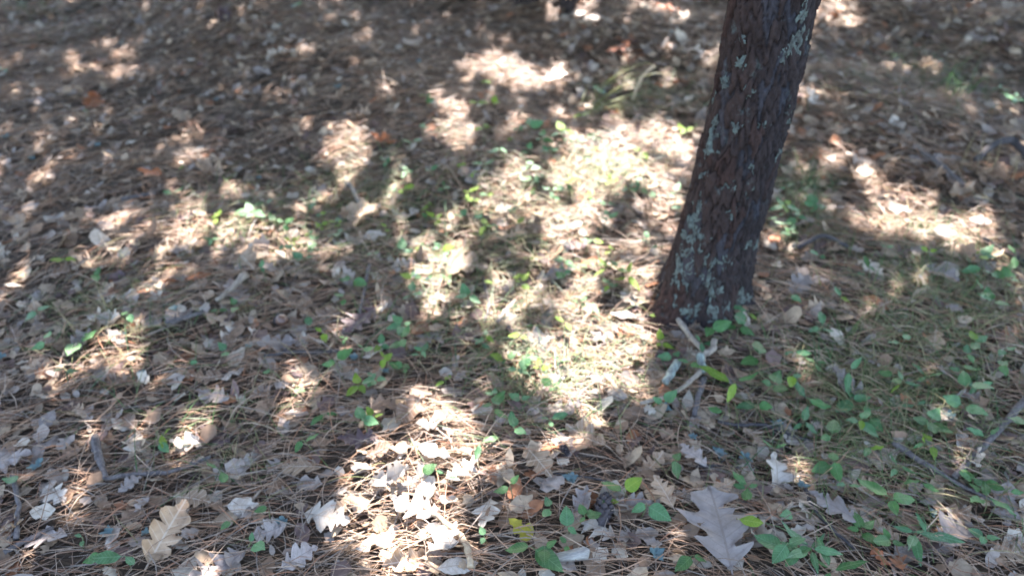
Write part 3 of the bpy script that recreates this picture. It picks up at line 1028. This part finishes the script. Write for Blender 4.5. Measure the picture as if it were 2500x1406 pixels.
for pts, w0, w1, m, lab in TWIGS:
    P = [at(*p) for p in pts]
    # resample with small wobble
    Q = []
    for i in range(len(P) - 1):
        for k in range(4):
            f = k / 4
            q = P[i].lerp(P[i + 1], f)
            q += Vector((random.gauss(0, .0012), random.gauss(0, .0012), random.gauss(0, .0012)))
            Q.append(q)
    Q.append(P[-1])
    dep = to_px([P[0][:]])[0][2]
    n = len(Q)
    rad = [((w0 + (w1 - w0) * i / (n - 1)) / 2 / FPX * dep) * random.uniform(.85, 1.15) for i in range(n)]
    Q = [Vector((q.x, q.y, float(gh(q.x, q.y)) + (.034 if 'bare twig' in lab else .018) + r_ * .8)) for q, r_ in zip(Q, rad)]
    if 'arch' in lab or 'curved root' in lab:
        Q = [Vector((q.x, q.y, q.z + .03 * math.sin(math.pi * i / (n - 1)))) for i, q in enumerate(Q)]
    if 'sticking up' in lab:
        Q = [Vector((q.x, q.y - .03, q.z + .05 * i / (n - 1))) for i, q in enumerate(Q)]
    c = sum(Q, Vector()) / n
    root = link('twig', None)
    root.location = c
    V, F = tube([q - c for q in Q], rad, 9, .12)
    link('stem', mesh_np('twig_stem', V, F, None, True), m, root)
    for _ in range(random.choice([0, 1, 1, 2])):     # side shoots and knots
        k = random.randrange(1, n - 1)
        b = Q[k] - c
        r_ = rad[k] * .55
        t = (Q[k + 1] - Q[k - 1]).normalized()
        e = (t * random.uniform(.4, 1) + Vector((random.uniform(-1, 1), random.uniform(-1, 1), .25))).normalized() * random.uniform(.012, .03)
        V, F = tube([b, b + e * .5, b + e], [r_, r_ * .8, r_ * .5], 7, .1)
        link('side_shoot', mesh_np('side_shoot', V, F, None, True), m, root)
    tag(root, lab, 'twig', 'fallen twigs and sticks')

# a splintered white wood chip
c = at(1395, 1372)
V = np.array([(-.035, -.008, 0), (.03, -.012, 0), (.038, .004, .0), (.028, .013, 0), (-.03, .009, 0)])
V = np.concatenate([V, V * np.array([.95, .85, 1]) + np.array([0, 0, .012])])
F = [np.array([(i, (i + 1) % 5, 5 + (i + 1) % 5, 5 + i) for i in range(5)]), np.array([(0, 4, 3, 2, 1), (5, 6, 7, 8, 9)])]
o = link('wood_chip', mesh_np('wood_chip', V, F), plain_mat('bleached_wood', (.34, .31, .27), (.2, .18, .16), 60, .8, .6, .002, (1, 6, 1)))
o.location = (c.x, c.y, c.z + .02)
o.rotation_euler = (.1, -.1, .15)
tag(o, 'flat bleached wood chip at the near edge in shade', 'wood chip')

# ------------------------------------------------------------------ pine cones, nut
def cone(px, py, ang, L, label):
    root = link('pine_cone', None)
    c = at(px, py)
    root.location = (c.x, c.y, c.z + L * .28)
    root.rotation_euler = (R(90) - .15, 0, ang)
    tag(root, label, 'pine cone', 'fallen pine cones')
    V, F = tube([(0, 0, -L * .5), (0, 0, -L * .2), (0, 0, L * .2), (0, 0, L * .5)], [L * .1, L * .2, L * .16, L * .03], 8)
    link('core', mesh_np('cone_core', V, F), M_cone, root)
    if 'scale' not in _cache:
        sv = np.array([(-.25, 0, 0), (.25, 0, 0), (-.5, .62, .06), (.5, .62, .06), (-.3, .95, .18), (.3, .95, .18), (0, 1.02, .28),
                       (-.5, .62, -.06), (.5, .62, -.06), (0, .98, .05)])
        _cache['scale'] = mesh_np('cone_scale', sv, [np.array([(0, 1, 3, 2), (2, 3, 5, 4), (0, 7, 8, 1)]), np.array([(4, 5, 6), (7, 9, 8), (2, 4, 7), (4, 9, 7), (4, 6, 9), (5, 3, 8), (5, 8, 9), (5, 9, 6), (0, 2, 7), (1, 8, 3)])])
        _cache['scale'].materials.append(M_cone)
    n = 54
    for i in range(n):
        f = (i + .5) / n
        z = -L * .46 + L * .94 * f
        env = math.sin(math.pi * (f * .82 + .13)) ** .8
        a = i * 2.39996
        s = L * .26 * env
        o = link('scale', _cache['scale'], None, root)
        o.scale = (s * .75, s, s)
        r0 = L * .1 * env
        o.location = (r0 * math.cos(a), r0 * math.sin(a), z)
        o.rotation_euler = (Matrix.Rotation(a - math.pi / 2, 3, 'Z') @ Matrix.Rotation(.45 + f * .5, 3, 'X')).to_euler()


cone(1472, 1258, 2.9, .075, 'dark open pine cone in shade right of the bright near patch')
cone(1176, 545, 1.2, .06, 'dark pine cone near the clearing centre below the far sun')
cone(1374, 1105, .3, .05, 'small dark pine cone at the rim of light right of centre')

root = link('acorn', None)
c = at(692, 800)
root.location = (c.x, c.y, c.z + .028)
root.rotation_euler = (1.2, .2, .6)
V, F = tube([(0, 0, -.016), (0, 0, -.013), (0, 0, -.004), (0, 0, .006), (0, 0, .013), (0, 0, .018), (0, 0, .021)], [.004, .011, .016, .0165, .013, .007, .001], 14)
link('nut', mesh_np('acorn_nut', V, F, None, True), M_nut, root)
V, F = tube([(0, 0, -.023), (0, 0, -.019), (0, 0, -.016), (0, 0, -.009), (0, 0, -.004)], [.002, .004, .013, .0185, .0178], 14, .04)
link('cap', mesh_np('acorn_cap', V, F, None, True), M_twigdark, root)
tag(root, 'round shiny brown acorn on the needles right of the yellow moss tuft', 'acorn')

# ------------------------------------------------------------------ fallen lichen flakes
LMK = []
FL = [(82, 400), (20, 348), (300, 116), (532, 256), (686, 72), (826, 225), (245, 368), (635, 447), (430, 767), (300, 832), (615, 859), (355, 924), (8, 886),
      (1015, 688), (1048, 697), (940, 920), (868, 888), (1953, 1199), (1752, 1120), (1895, 1052), (1687, 1080), (2312, 1032), (1817, 1130), (2268, 1264),
      (273, 1315), (362, 1315), (693, 1288), (99, 1151), (1393, 1182), (1598, 1366), (1639, 92), (1025, 164), (1475, 239), (1620, 1010), (720, 28), (2380, 200)]
FLAKES = []


def flake_mesh(seed):
    r = np.random.default_rng(seed)
    parts = []
    for k in range(7):
        a = k * .9 + r.uniform(-.3, .3)
        n = 5
        up = r.uniform(.1, .9)
        L = r.uniform(.5, 1)
        V = []
        for i in range(n):
            t = i / (n - 1)
            w = .22 * math.sin(math.pi * (t * .85 + .12)) + .05 * r.uniform(-1, 1)
            cx, cz = L * t * math.cos(up * t), L * .6 * t * math.sin(up) + .05 * r.uniform(-1, 1)
            for s in (-1, 0, 1):
                x, y = cx, s * w
                V.append((x * math.cos(a) - y * math.sin(a), x * math.sin(a) + y * math.cos(a), cz + .1 * abs(s) + .04 * r.uniform(-1, 1)))
        F = np.array([(i * 3 + q, i * 3 + q + 1, i * 3 + q + 4, i * 3 + q + 3) for i in range(n - 1) for q in range(2)])
        parts.append((np.array(V), [F]))
    V, F = merge(parts)
    return mesh_np('lichen_flake', V, F, None, True)


FM = [flake_mesh(i) for i in range(5)]
for m in FM:
    m.materials.append(M_lichenblue)
for i, (a, b) in enumerate(FL):
    c = at(a, b)
    o = link('lichen_flake', FM[i % 5])
    s = random.uniform(.012, .02) * (1.25 if b > 900 else 1.35)
    o.scale = (s, s, s)
    o.rotation_euler = (random.uniform(-.2, .2), random.uniform(-.2, .2), random.uniform(0, 6))
    o.location = (c.x, c.y, c.z + .02)
    FLAKES.append((o, c))

# ------------------------------------------------------------------ green sprigs
GREENMESH = {}
for kind, n in (('ovate', 5), ('elliptic', 4), ('lance', 4)):
    for i in range(n):
        GREENMESH.setdefault(kind, []).append(leaf_grid(kind, 11, 500 + 7 * i + len(kind), .8))
SPRIGS = []


def sprig(px, py, colour, kind, n, size, height, group):
    c = at(px, py)
    root = link('green_sprig', None)
    root.location = (c.x, c.y, c.z)
    lean = Vector((random.gauss(0, .3), random.gauss(0, .3), 1)).normalized() * height
    V, F = tube([(0, 0, -.01), lean * .5 + Vector((.003, 0, 0)), lean], [.0016, .0013, .0009], 5)
    link('stem', mesh_np('sprig_stem', V, F), M_stem, root)
    a0 = random.uniform(0, 6.28)
    for k in range(n):
        i = random.randrange(len(GREENMESH[kind]))
        col = colour if random.random() < .88 else random.choice(['green', 'bluegreen', 'lime'])
        key = ('g', kind, i, col)
        if key not in _cache:
            V, F = GREENMESH[kind][i]
            _cache[key] = mesh_np('green_leaf', V, F, None, True)
            _cache[key].materials.append(GREEN[col])
        o = link('leaf', _cache[key], None, root)
        s = size * random.uniform(.55, 1.25)
        o.scale = (s * random.uniform(.9, 1.2), s, s)
        a = a0 + k * 2.399 + random.uniform(-.3, .3)
        pit = random.uniform(-.35, .45)
        h = lean * (1 - .4 * (k / max(n, 1)) * random.random())
        d = Vector((-math.sin(a), math.cos(a), 0))
        o.location = h + d * .13 * s
        o.rotation_euler = (Matrix.Rotation(a, 3, 'Z') @ Matrix.Rotation(pit, 3, 'X') @ Matrix.Rotation(random.gauss(0, .25), 3, 'Y')).to_euler()
    SPRIGS.append(dict(o=root, c=c, colour=colour, kind=kind, n=n, size=size))
    return root


G, B, Y_ = 'green', 'bluegreen', 'lime'
SPR = [  # px, py, colour, shape, leaves, leaf length m
    (640, 545, B, 'ovate', 5, .045), (670, 520, B, 'ovate', 3, .035), (150, 655, Y_, 'ovate', 3, .03), (240, 708, G, 'ovate', 2, .035), (215, 858, G, 'ovate', 2, .045),
    (135, 862, B, 'ovate', 2, .035), (165, 948, G, 'ovate', 2, .035), (862, 715, G, 'ovate', 2, .055), (835, 750, G, 'ovate', 2, .04), (798, 552, Y_, 'ovate', 2, .03),
    (830, 592, B, 'ovate', 3, .03), (735, 650, B, 'ovate', 3, .035), (780, 640, G, 'ovate', 2, .03), (700, 640, B, 'ovate', 2, .03), (1015, 830, B, 'ovate', 4, .04),
    (1000, 860, G, 'ovate', 3, .035), (842, 918, G, 'ovate', 2, .04), (875, 885, G, 'ovate', 2, .03), (1170, 605, G, 'elliptic', 1, .055), (1425, 608, Y_, 'ovate', 2, .04),
    (1265, 557, Y_, 'ovate', 1, .03), (1285, 688, Y_, 'elliptic', 1, .045), (1222, 733, Y_, 'elliptic', 1, .045), (1535, 718, Y_, 'lance', 4, .055), (1450, 700, Y_, 'lance', 3, .05),
    (1300, 468, G, 'ovate', 2, .045), (1350, 500, B, 'ovate', 2, .035), (1205, 222, Y_, 'ovate', 2, .04), (1200, 265, Y_, 'ovate', 2, .035), (1165, 262, Y_, 'ovate', 2, .04),
    (1040, 270, G, 'ovate', 3, .04), (1035, 345, G, 'ovate', 2, .035), (710, 988, G, 'elliptic', 1, .045), (778, 1035, G, 'elliptic', 2, .035), (770, 1108, G, 'ovate', 2, .035),
    (565, 1185, G, 'elliptic', 2, .035), (572, 1278, G, 'ovate', 1, .04), (655, 1290, G, 'ovate', 1, .032), (320, 1392, B, 'elliptic', 2, .045), (390, 1105, B, 'ovate', 1, .028),
    (1310, 1345, G, 'ovate', 2, .055), (1345, 1385, G, 'ovate', 2, .045), (1855, 912, G, 'ovate', 2, .055), (1760, 952, B, 'lance', 3, .075), (1850, 972, G, 'ovate', 3, .045),
    (1930, 942, B, 'ovate', 2, .045), (1920, 880, B, 'elliptic', 2, .045), (2160, 978, G, 'ovate', 2, .055), (2080, 992, B, 'ovate', 3, .045), (2320, 990, B, 'ovate', 2, .05),
    (1955, 1060, B, 'elliptic', 3, .045), (2005, 1095, G, 'ovate', 2, .05), (2020, 1160, G, 'ovate', 3, .05), (2272, 1120, Y_, 'ovate', 2, .045), (2432, 1210, G, 'elliptic', 2, .045),
    (2160, 1268, G, 'ovate', 3, .055), (2215, 1318, B, 'lance', 4, .06), (2262, 1335, B, 'lance', 3, .05), (2400, 1262, G, 'elliptic', 3, .05), (1975, 1360, B, 'lance', 5, .06),
    (1885, 1385, B, 'ovate', 3, .05), (2005, 1390, G, 'lance', 4, .055), (2485, 1065, G, 'elliptic', 2, .05), (2440, 692, G, 'ovate', 3, .05), (2385, 682, B, 'ovate', 2, .045),
    (2330, 892, B, 'ovate', 2, .045), (2262, 652, Y_, 'ovate', 2, .03), (1925, 525, B, 'ovate', 5, .045), (1945, 560, B, 'ovate', 3, .04), (1990, 642, B, 'ovate', 2, .035),
    (2480, 285, B, 'elliptic', 4, .05), (2440, 240, B, 'elliptic', 3, .045), (1030, 1182, G, 'ovate', 1, .03), (1205, 1042, G, 'ovate', 3, .035), (1200, 1112, G, 'elliptic', 2, .04),
    (1280, 1075, B, 'ovate', 2, .035), (1340, 1035, B, 'elliptic', 3, .035), (940, 1050, Y_, 'ovate', 3, .035), (900, 1075, B, 'ovate', 2, .035), (985, 490, Y_, 'elliptic', 2, .04),
    (960, 505, B, 'ovate', 2, .035), (1595, 1005, B, 'ovate', 2, .04), (1615, 872, Y_, 'ovate', 3, .028), (1645, 868, B, 'ovate', 2, .035), (1665, 905, G, 'ovate', 2, .035),
    (1722, 828, G, 'ovate', 2, .045), (1795, 838, G, 'ovate', 3, .045), (1810, 800, B, 'elliptic', 2, .04), (1620, 800, Y_, 'elliptic', 3, .03), (1610, 1170, G, 'ovate', 2, .045),
    (1560, 1270, B, 'ovate', 2, .05), (1530, 1225, G, 'ovate', 2, .04), (1420, 1255, G, 'ovate', 3, .035), (1330, 1255, B, 'ovate', 2, .035), (1250, 1235, G, 'ovate', 2, .03),
    (1080, 640, B, 'ovate', 3, .035), (1060, 660, B, 'ovate', 3, .03), (980, 640, B, 'ovate', 3, .035), (930, 640, B, 'ovate', 2, .03), (1095, 700, G, 'ovate', 3, .032),
    (1130, 745, B, 'ovate', 3, .035), (985, 735, B, 'ovate', 3, .035), (1060, 715, G, 'ovate', 2, .03), (1010, 690, B, 'ovate', 3, .035), (1420, 300, Y_, 'ovate', 3, .035),
    (1455, 250, B, 'ovate', 2, .045), (1360, 355, Y_, 'ovate', 2, .04), (1290, 340, B, 'ovate', 3, .045), (1320, 370, G, 'ovate', 3, .04), (1230, 400, B, 'ovate', 3, .04),
    (1190, 420, G, 'ovate', 2, .035), (985, 380, B, 'ovate', 2, .04), (1000, 440, B, 'ovate', 3, .04), (1680, 340, Y_, 'ovate', 3, .035), (1560, 400, Y_, 'ovate', 2, .035),
    (1490, 470, Y_, 'ovate', 3, .035), (1450, 490, Y_, 'ovate', 2, .035), (1350, 505, B, 'ovate', 2, .035), (1470, 560, B, 'ovate', 3, .035), (1640, 540, B, 'ovate', 3, .035),
    (1560, 610, B, 'ovate', 2, .035), (1610, 640, G, 'ovate', 2, .035), (1130, 520, Y_, 'ovate', 2, .03), (1150, 520, Y_, 'ovate', 2, .03), (1120, 560, B, 'ovate', 3, .04),
    (1100, 1180, B, 'elliptic', 2, .03), (1290, 910, G, 'ovate', 4, .03), (1250, 940, B, 'ovate', 4, .035), (1320, 930, Y_, 'ovate', 3, .03), (1245, 845, Y_, 'ovate', 2, .03),
    (1350, 810, Y_, 'elliptic', 2, .035), (1380, 700, B, 'ovate', 3, .035), (1290, 640, Y_, 'ovate', 2, .03), (1200, 505, B, 'ovate', 2, .035), (450, 500, G, 'ovate', 3, .035),
    (465, 425, Y_, 'ovate', 1, .03), (210, 298, G, 'ovate', 1, .035), (80, 15, G, 'elliptic', 4, .05), (30, 190, B, 'ovate', 2, .04), (720, 30, B, 'ovate', 2, .04),
    (2150, 640, G, 'ovate', 2, .035), (2080, 690, B, 'ovate', 2, .035), (2120, 700, G, 'elliptic', 2, .035), (1910, 735, B, 'ovate', 1, .03), (1980, 830, B, 'elliptic', 3, .045),
    (2060, 930, B, 'lance', 2, .05), (2250, 950, G, 'elliptic', 3, .045), (2340, 930, G, 'ovate', 2, .045), (2400, 980, B, 'elliptic', 3, .045), (2300, 1010, B, 'ovate', 2, .045),
    (2120, 1030, G, 'ovate', 2, .04), (1970, 990, B, 'elliptic', 2, .045), (1830, 1010, G, 'ovate', 2, .04), (1740, 1040, G, 'elliptic', 1, .045), (2080, 1130, G, 'elliptic', 2, .045),
    (2050, 1220, B, 'elliptic', 2, .04), (2230, 1190, G, 'elliptic', 2, .045), (1690, 1360, G, 'ovate', 2, .045), (1920, 1260, B, 'ovate', 1, .03), (1800, 1300, Y_, 'elliptic', 1, .05),
    (2370, 1080, B, 'elliptic', 2, .045), (2450, 880, B, 'ovate', 2, .04), (2360, 850, B, 'ovate', 3, .04), (2180, 870, B, 'elliptic', 2, .035), (2050, 770, B, 'ovate', 2, .03),
    (270, 1390, G, 'ovate', 2, .035), (70, 1190, B, 'ovate', 1, .035), (200, 1345, B, 'elliptic', 2, .03), (590, 1350, B, 'ovate', 2, .035), (440, 1080, Y_, 'elliptic', 2, .03),
    (560, 870, B, 'ovate', 2, .03), (585, 775, G, 'ovate', 2, .035), (520, 780, G, 'ovate', 2, .03), (330, 780, G, 'ovate', 2, .032), (95, 780, B, 'ovate', 2, .03),
    (790, 825, Y_, 'ovate', 2, .03), (770, 790, B, 'ovate', 2, .03), (480, 900, B, 'ovate', 1, .028), (700, 940, G, 'ovate', 1, .028), (650, 690, B, 'ovate', 2, .03),
]
for px, py, c, k, n, s in SPR:
    sprig(px, py, c, k, n, s * 1.0, random.uniform(.035, .065) * (1.25 if s > .045 else 1), 'g')

CLUMP = [(1050, 680, 110), (1290, 350, 90), (1260, 930, 80), (1480, 460, 80), (1130, 540, 90), (690, 570, 60), (1480, 700, 80), (1850, 940, 90), (2050, 1120, 120), (2200, 1290, 110),
         (1960, 1370, 90), (2330, 960, 120), (2440, 700, 60), (1930, 540, 40), (1720, 880, 70), (1330, 1330, 70), (2430, 1230, 70), (1560, 1240, 80), (920, 900, 60)]
k = 0
while len(SPRIGS) < 290 and k < 4000:
    k += 1
    ccx, ccy, sd = random.choice(CLUMP)
    px, py = random.gauss(ccx, sd), random.gauss(ccy, sd * .55)
    if not (0 < px < 2490 and 120 < py < 1400):
        continue
    p = at(px, py)
    if (p.x - TX) ** 2 + (p.y - TY) ** 2 < .17 ** 2 or any((p - q['c']).length < .045 for q in SPRIGS) or any((p.x - q['mid'].x) ** 2 + (p.y - q['mid'].y) ** 2 < (q['L'] * .6) ** 2 for q in LEAVES if q['label']):
        continue
    if px < 1660:
        sprig(px, py, random.choice([B, B, G, Y_]), 'ovate', random.choice([2, 3, 3, 4]), random.uniform(.022, .036), random.uniform(.03, .055), 'g')
    else:
        sprig(px, py, random.choice([B, G, G]), random.choice(['ovate', 'elliptic', 'lance']), random.choice([2, 3, 3, 4]), random.uniform(.03, .048), random.uniform(.035, .065), 'g')


def thin_grass():
    out = []
    for cx, cy, sx, sy, n in ((2150, 1000, 330, 230, 1500), (2300, 700, 230, 170, 900), (1960, 500, 60, 90, 260), (2250, 200, 220, 90, 420), (1250, 480, 280, 160, 550), (1480, 430, 120, 50, 300), (900, 480, 160, 90, 300),
                              (1150, 720, 260, 150, 600), (1350, 920, 200, 130, 500), (650, 560, 220, 110, 450), (300, 780, 220, 130, 260), (500, 1050, 260, 150, 140), (120, 60, 120, 60, 120), (1600, 240, 120, 60, 260)):
        for _ in range(n):
            p = at(random.gauss(cx, sx * .6), random.gauss(cy, sy * .6))
            if (p.x - TX) ** 2 + (p.y - TY) ** 2 > .13 ** 2:
                out.append(p[:])
    P = np.array(out)
    n = len(P)
    a = rng.uniform(0, 6.28, n); L = rng.uniform(.04, .12, n); up = rng.uniform(.15, .9, n); w = rng.uniform(.0009, .0018, n)
    base = np.array([[.09, .16, .05], [.16, .18, .07], [.28, .25, .12], [.06, .13, .05]])
    col = base[rng.choice(4, n, p=[.24, .32, .32, .12])] * rng.uniform(.8, 1.2, (n, 1))
    Vs = []
    for i in range(4):
        t = i / 3
        r_ = L * (t * np.cos(up) + .35 * t * t)
        z = L * t * np.sin(up) * (1.15 - .6 * t)
        x, y = P[:, 0] + r_ * np.cos(a), P[:, 1] + r_ * np.sin(a)
        ww = w * (1 - .8 * t)
        zz = P[:, 2] + .008 + z
        Vs += [np.stack([x - np.sin(a) * ww, y + np.cos(a) * ww, zz], 1), np.stack([x + np.sin(a) * ww, y - np.cos(a) * ww, zz], 1)]
    V = np.stack(Vs, 1).reshape(-1, 3)
    b = np.arange(n)[:, None] * 8
    F = np.concatenate([b + np.array([2 * i, 2 * i + 1, 2 * i + 3, 2 * i + 2]) for i in range(3)])
    tag(link('thin_grass', mesh_np('thin_grass', V, F, np.repeat(col, 8, 0)), tint_mat('thin_grass', .5, .3, .35, 30)),
        'thin short olive grass growing through the litter', 'grass', None, 'stuff')


thin_grass()

# ------------------------------------------------------------------ grass tufts
def blade_mesh(name, curve, w, mat, n=7):
    V = []
    for i in range(n):
        t = i / (n - 1)
        x = curve * t * t
        z = math.sin(t * 1.45) / math.sin(1.45) * (1 - .35 * abs(curve) * t * t)
        ww = w * (1 - t ** 1.6) + .0006
        V += [(x, -ww, z + .2 * ww), (x, 0, z - .2 * ww), (x, ww, z + .2 * ww)]
    F = np.array([(i * 3 + q, i * 3 + q + 1, i * 3 + q + 4, i * 3 + q + 3) for i in range(n - 1) for q in range(2)])
    m = mesh_np(name, np.array(V), F, None, True)
    m.materials.append(mat)
    return m


BL = {}
for nm, mt in (('pale', M_grasspale), ('green', M_grassgreen), ('dry', M_grassdry)):
    BL[nm] = [blade_mesh('grass_blade', cv, w, mt) for cv, w in ((.3, .010), (.7, .009), (1.1, .011), (1.5, .009))]


def tuft(px, py, mat, n, L, spread, label, lean=None, cat='grass'):
    c = at(px, py)
    root = link('grass_tuft', None)
    root.location = c
    for i in range(n):
        o = link('blade', random.choice(BL[mat]), None, root)
        s = L * random.uniform(.55, 1.1)
        o.scale = (s, s * random.uniform(.7, 1.2) * min(1, .18 / L), s)
        a = random.uniform(0, 6.28) if lean is None else lean + random.gauss(0, .35)
        o.location = (random.gauss(0, spread), random.gauss(0, spread), 0)
        tl = random.uniform(0, .35) if lean is None else random.uniform(.75, 1.4)
        o.rotation_euler = (Matrix.Rotation(a, 3, 'Z') @ Matrix.Rotation(tl, 3, 'Y') @ Matrix.Rotation(random.gauss(0, .15), 3, 'X')).to_euler()
    tag(root, label, cat, 'grass tufts')


tuft(1405, 285, 'pale', 24, .40, .025, 'arching pale grass tuft bending right between the far sun patches', .35)
tuft(1480, 205, 'pale', 16, .24, .03, 'smaller pale grass tuft behind the arching one', .2)
tuft(605, 760, 'dry', 70, .055, .018, 'round yellowish moss like tuft left of the clearing centre')
tuft(2330, 235, 'green', 40, .17, .05, 'soft green grass clump at the far right')
tuft(2240, 180, 'green', 22, .13, .06, 'sparse dull green grass just left of the green clump at far right')
tuft(1960, 470, 'green', 34, .14, .04, 'dark green grass tuft behind the trunk on its right')
tuft(80, 30, 'green', 30, .13, .06, 'dark green grass clump in the far left corner')
tuft(250, 770, 'dry', 26, .10, .03, 'thin yellow green grass wisps at left, between twig and border')
tuft(1325, 770, 'dry', 40, .11, .05, 'dry straw grass tuft in the clearing centre')
tuft(1430, 440, 'pale', 30, .10, .05, 'short yellow grass glowing in the brightest far sun patch')
tuft(880, 440, 'dry', 24, .10, .05, 'dry straw wisps in the middle left sun fleck')
tuft(2180, 1020, 'dry', 40, .15, .09, 'thin dry grass right of the trunk among green sprigs', 2.8)
tuft(2360, 1190, 'dry', 34, .15, .07, 'dry brown grass wisps over the thick grey stick', 2.7)
tuft(2280, 860, 'dry', 30, .13, .08, 'olive dry grass at right behind the sprigs', 2.8)
tuft(555, 1120, 'dry', 26, .08, .025, 'pale moss like tuft above the near green leaflets')
tuft(1610, 420, 'pale', 20, .08, .06, 'short lime grass beside the trunk in the bright sun patch')
tuft(2390, 410, 'dry', 24, .10, .06, 'dry grass in the far right sun flecks')
tuft(1000, 900, 'dry', 24, .09, .05, 'straw wisps in front of the clearing centre')

# ------------------------------------------------------------------ labels for leaves, flakes and sprigs: what each lies next to
LANDMARK = [
    ('the trunk foot', 1715, 815), ('the long bare twig', 1700, 880), ('the big grey oak leaf', 1755, 1300), ('the tipped up sunlit leaf', 1890, 1170),
    ('the thick grey stick', 2400, 1090), ('the dark knotted twig', 1865, 1060), ('the nearer pine cone', 1472, 1258), ('the yellow leaf', 1267, 1308),
    ('the bleached stick', 1090, 1300), ('the white wood chip', 1395, 1372), ('the upright curled leaf', 420, 1310), ('the broken corner twig', 268, 1180),
    ('the orange tan oak leaf', 730, 1155), ('the yellow moss tuft', 605, 755), ('the brown acorn', 692, 800), ('the purplish oak leaf', 880, 800),
    ('the small whitish leaf', 250, 597), ('the bright orange leaf', 370, 437), ('the arching grass', 1440, 250), ('the farther pine cone', 1176, 545),
    ('the central tan oak leaf', 1115, 662), ('the dry straw tuft', 1325, 770), ('the brightest far sun patch', 1490, 390), ('the right sun flecks', 2290, 570),
    ('the black curved root', 2440, 390), ('the far green clump', 2335, 225), ('the dark arched twig', 2000, 614), ('the dark wavy twig', 740, 876),
    ('the left sun fleck', 470, 560), ('the middle left stick', 868, 490), ('the far left corner', 20, 20), ('the slim far trunk', 1386, 40),
    ('the far right corner', 2480, 20), ('the upper trunk', 1870, 150), ('the near left corner', 20, 1390), ('the near right corner', 2480, 1390),
    ('the far sunlit leaves', 1220, 190), ('the dull orange leaf', 232, 258), ('the olive dry grass', 2280, 850), ('the bent brown stem', 2290, 1170),
    ('the short grey twig', 455, 792), ('the far edge', 640, 20), ('the far lichen flake', 532, 256),
    ('the pale oval leaf', 125, 1041), ('the rim pine cone', 1374, 1105), ('the cream leaf', 600, 1250),
]
LM = np.array([(a, b) for _, a, b in LANDMARK], float)
ORD = ['', 'second', 'third', 'fourth', 'fifth', 'sixth', 'seventh', 'eighth', 'ninth', 'tenth', 'eleventh', 'twelfth']


def label_all(items, group, cat):
    """items: (object, ground point, phrase)"""
    byk = {}
    for o, c, phrase in items:
        p = to_px([c[:]])[0]
        d = np.hypot(LM[:, 0] - p[0], (LM[:, 1] - p[1]) * 1.3)
        i = int(np.argmin(d))
        dx, dy = p[0] - LM[i, 0], p[1] - LM[i, 1]
        rel = ('right of' if dx > 0 else 'left of') if abs(dx) > abs(dy) * 1.1 else ('nearer than' if dy > 0 else 'behind')
        byk.setdefault((phrase, LANDMARK[i][0], rel), []).append((float(d[i]), o))
    for (phrase, lm, rel), L in byk.items():
        L.sort(key=lambda q: q[0])
        for k, (_, o) in enumerate(L):
            if len(L) == 1:
                lab = '%s lying %s %s' % (phrase, rel, lm)
            elif k == 0:
                lab = '%s closest %s %s' % (phrase, rel, lm)
            else:
                lab = '%s %s %s, %s one out' % (phrase, rel, lm, ORD[min(k, 11)])
            tag(o, lab, cat, group)


todo = []
for q in LEAVES:
    if q['label']:
        tag(q['o'], q['label'], 'leaf', 'single fallen leaves')
    else:
        todo.append((q['o'], q['mid'], ('large ' if q['L'] > .105 else 'small ' if q['L'] < .07 else '') + COLWORD[q['colour']] + ' ' + KINDWORD[q['kind']]))
label_all(todo, 'single fallen leaves', 'leaf')
label_all([(o, c, 'crinkled pale blue green lichen flake') for o, c in FLAKES], 'fallen lichen flakes', 'lichen')
GW = {'green': 'deep green', 'bluegreen': 'soft green', 'lime': 'yellow green'}
KW = {'ovate': 'rounded', 'elliptic': 'oval', 'lance': 'slender'}
NW = {1: 'single leaf', 2: 'two leaf', 3: 'three leaf', 4: 'four leaf', 5: 'five leaf'}
label_all([(q['o'], q['c'], '%s %s %s sprig' % (NW[q['n']], GW[q['colour']], KW[q['kind']])) for q in SPRIGS], 'green sprigs on the floor', 'plant')
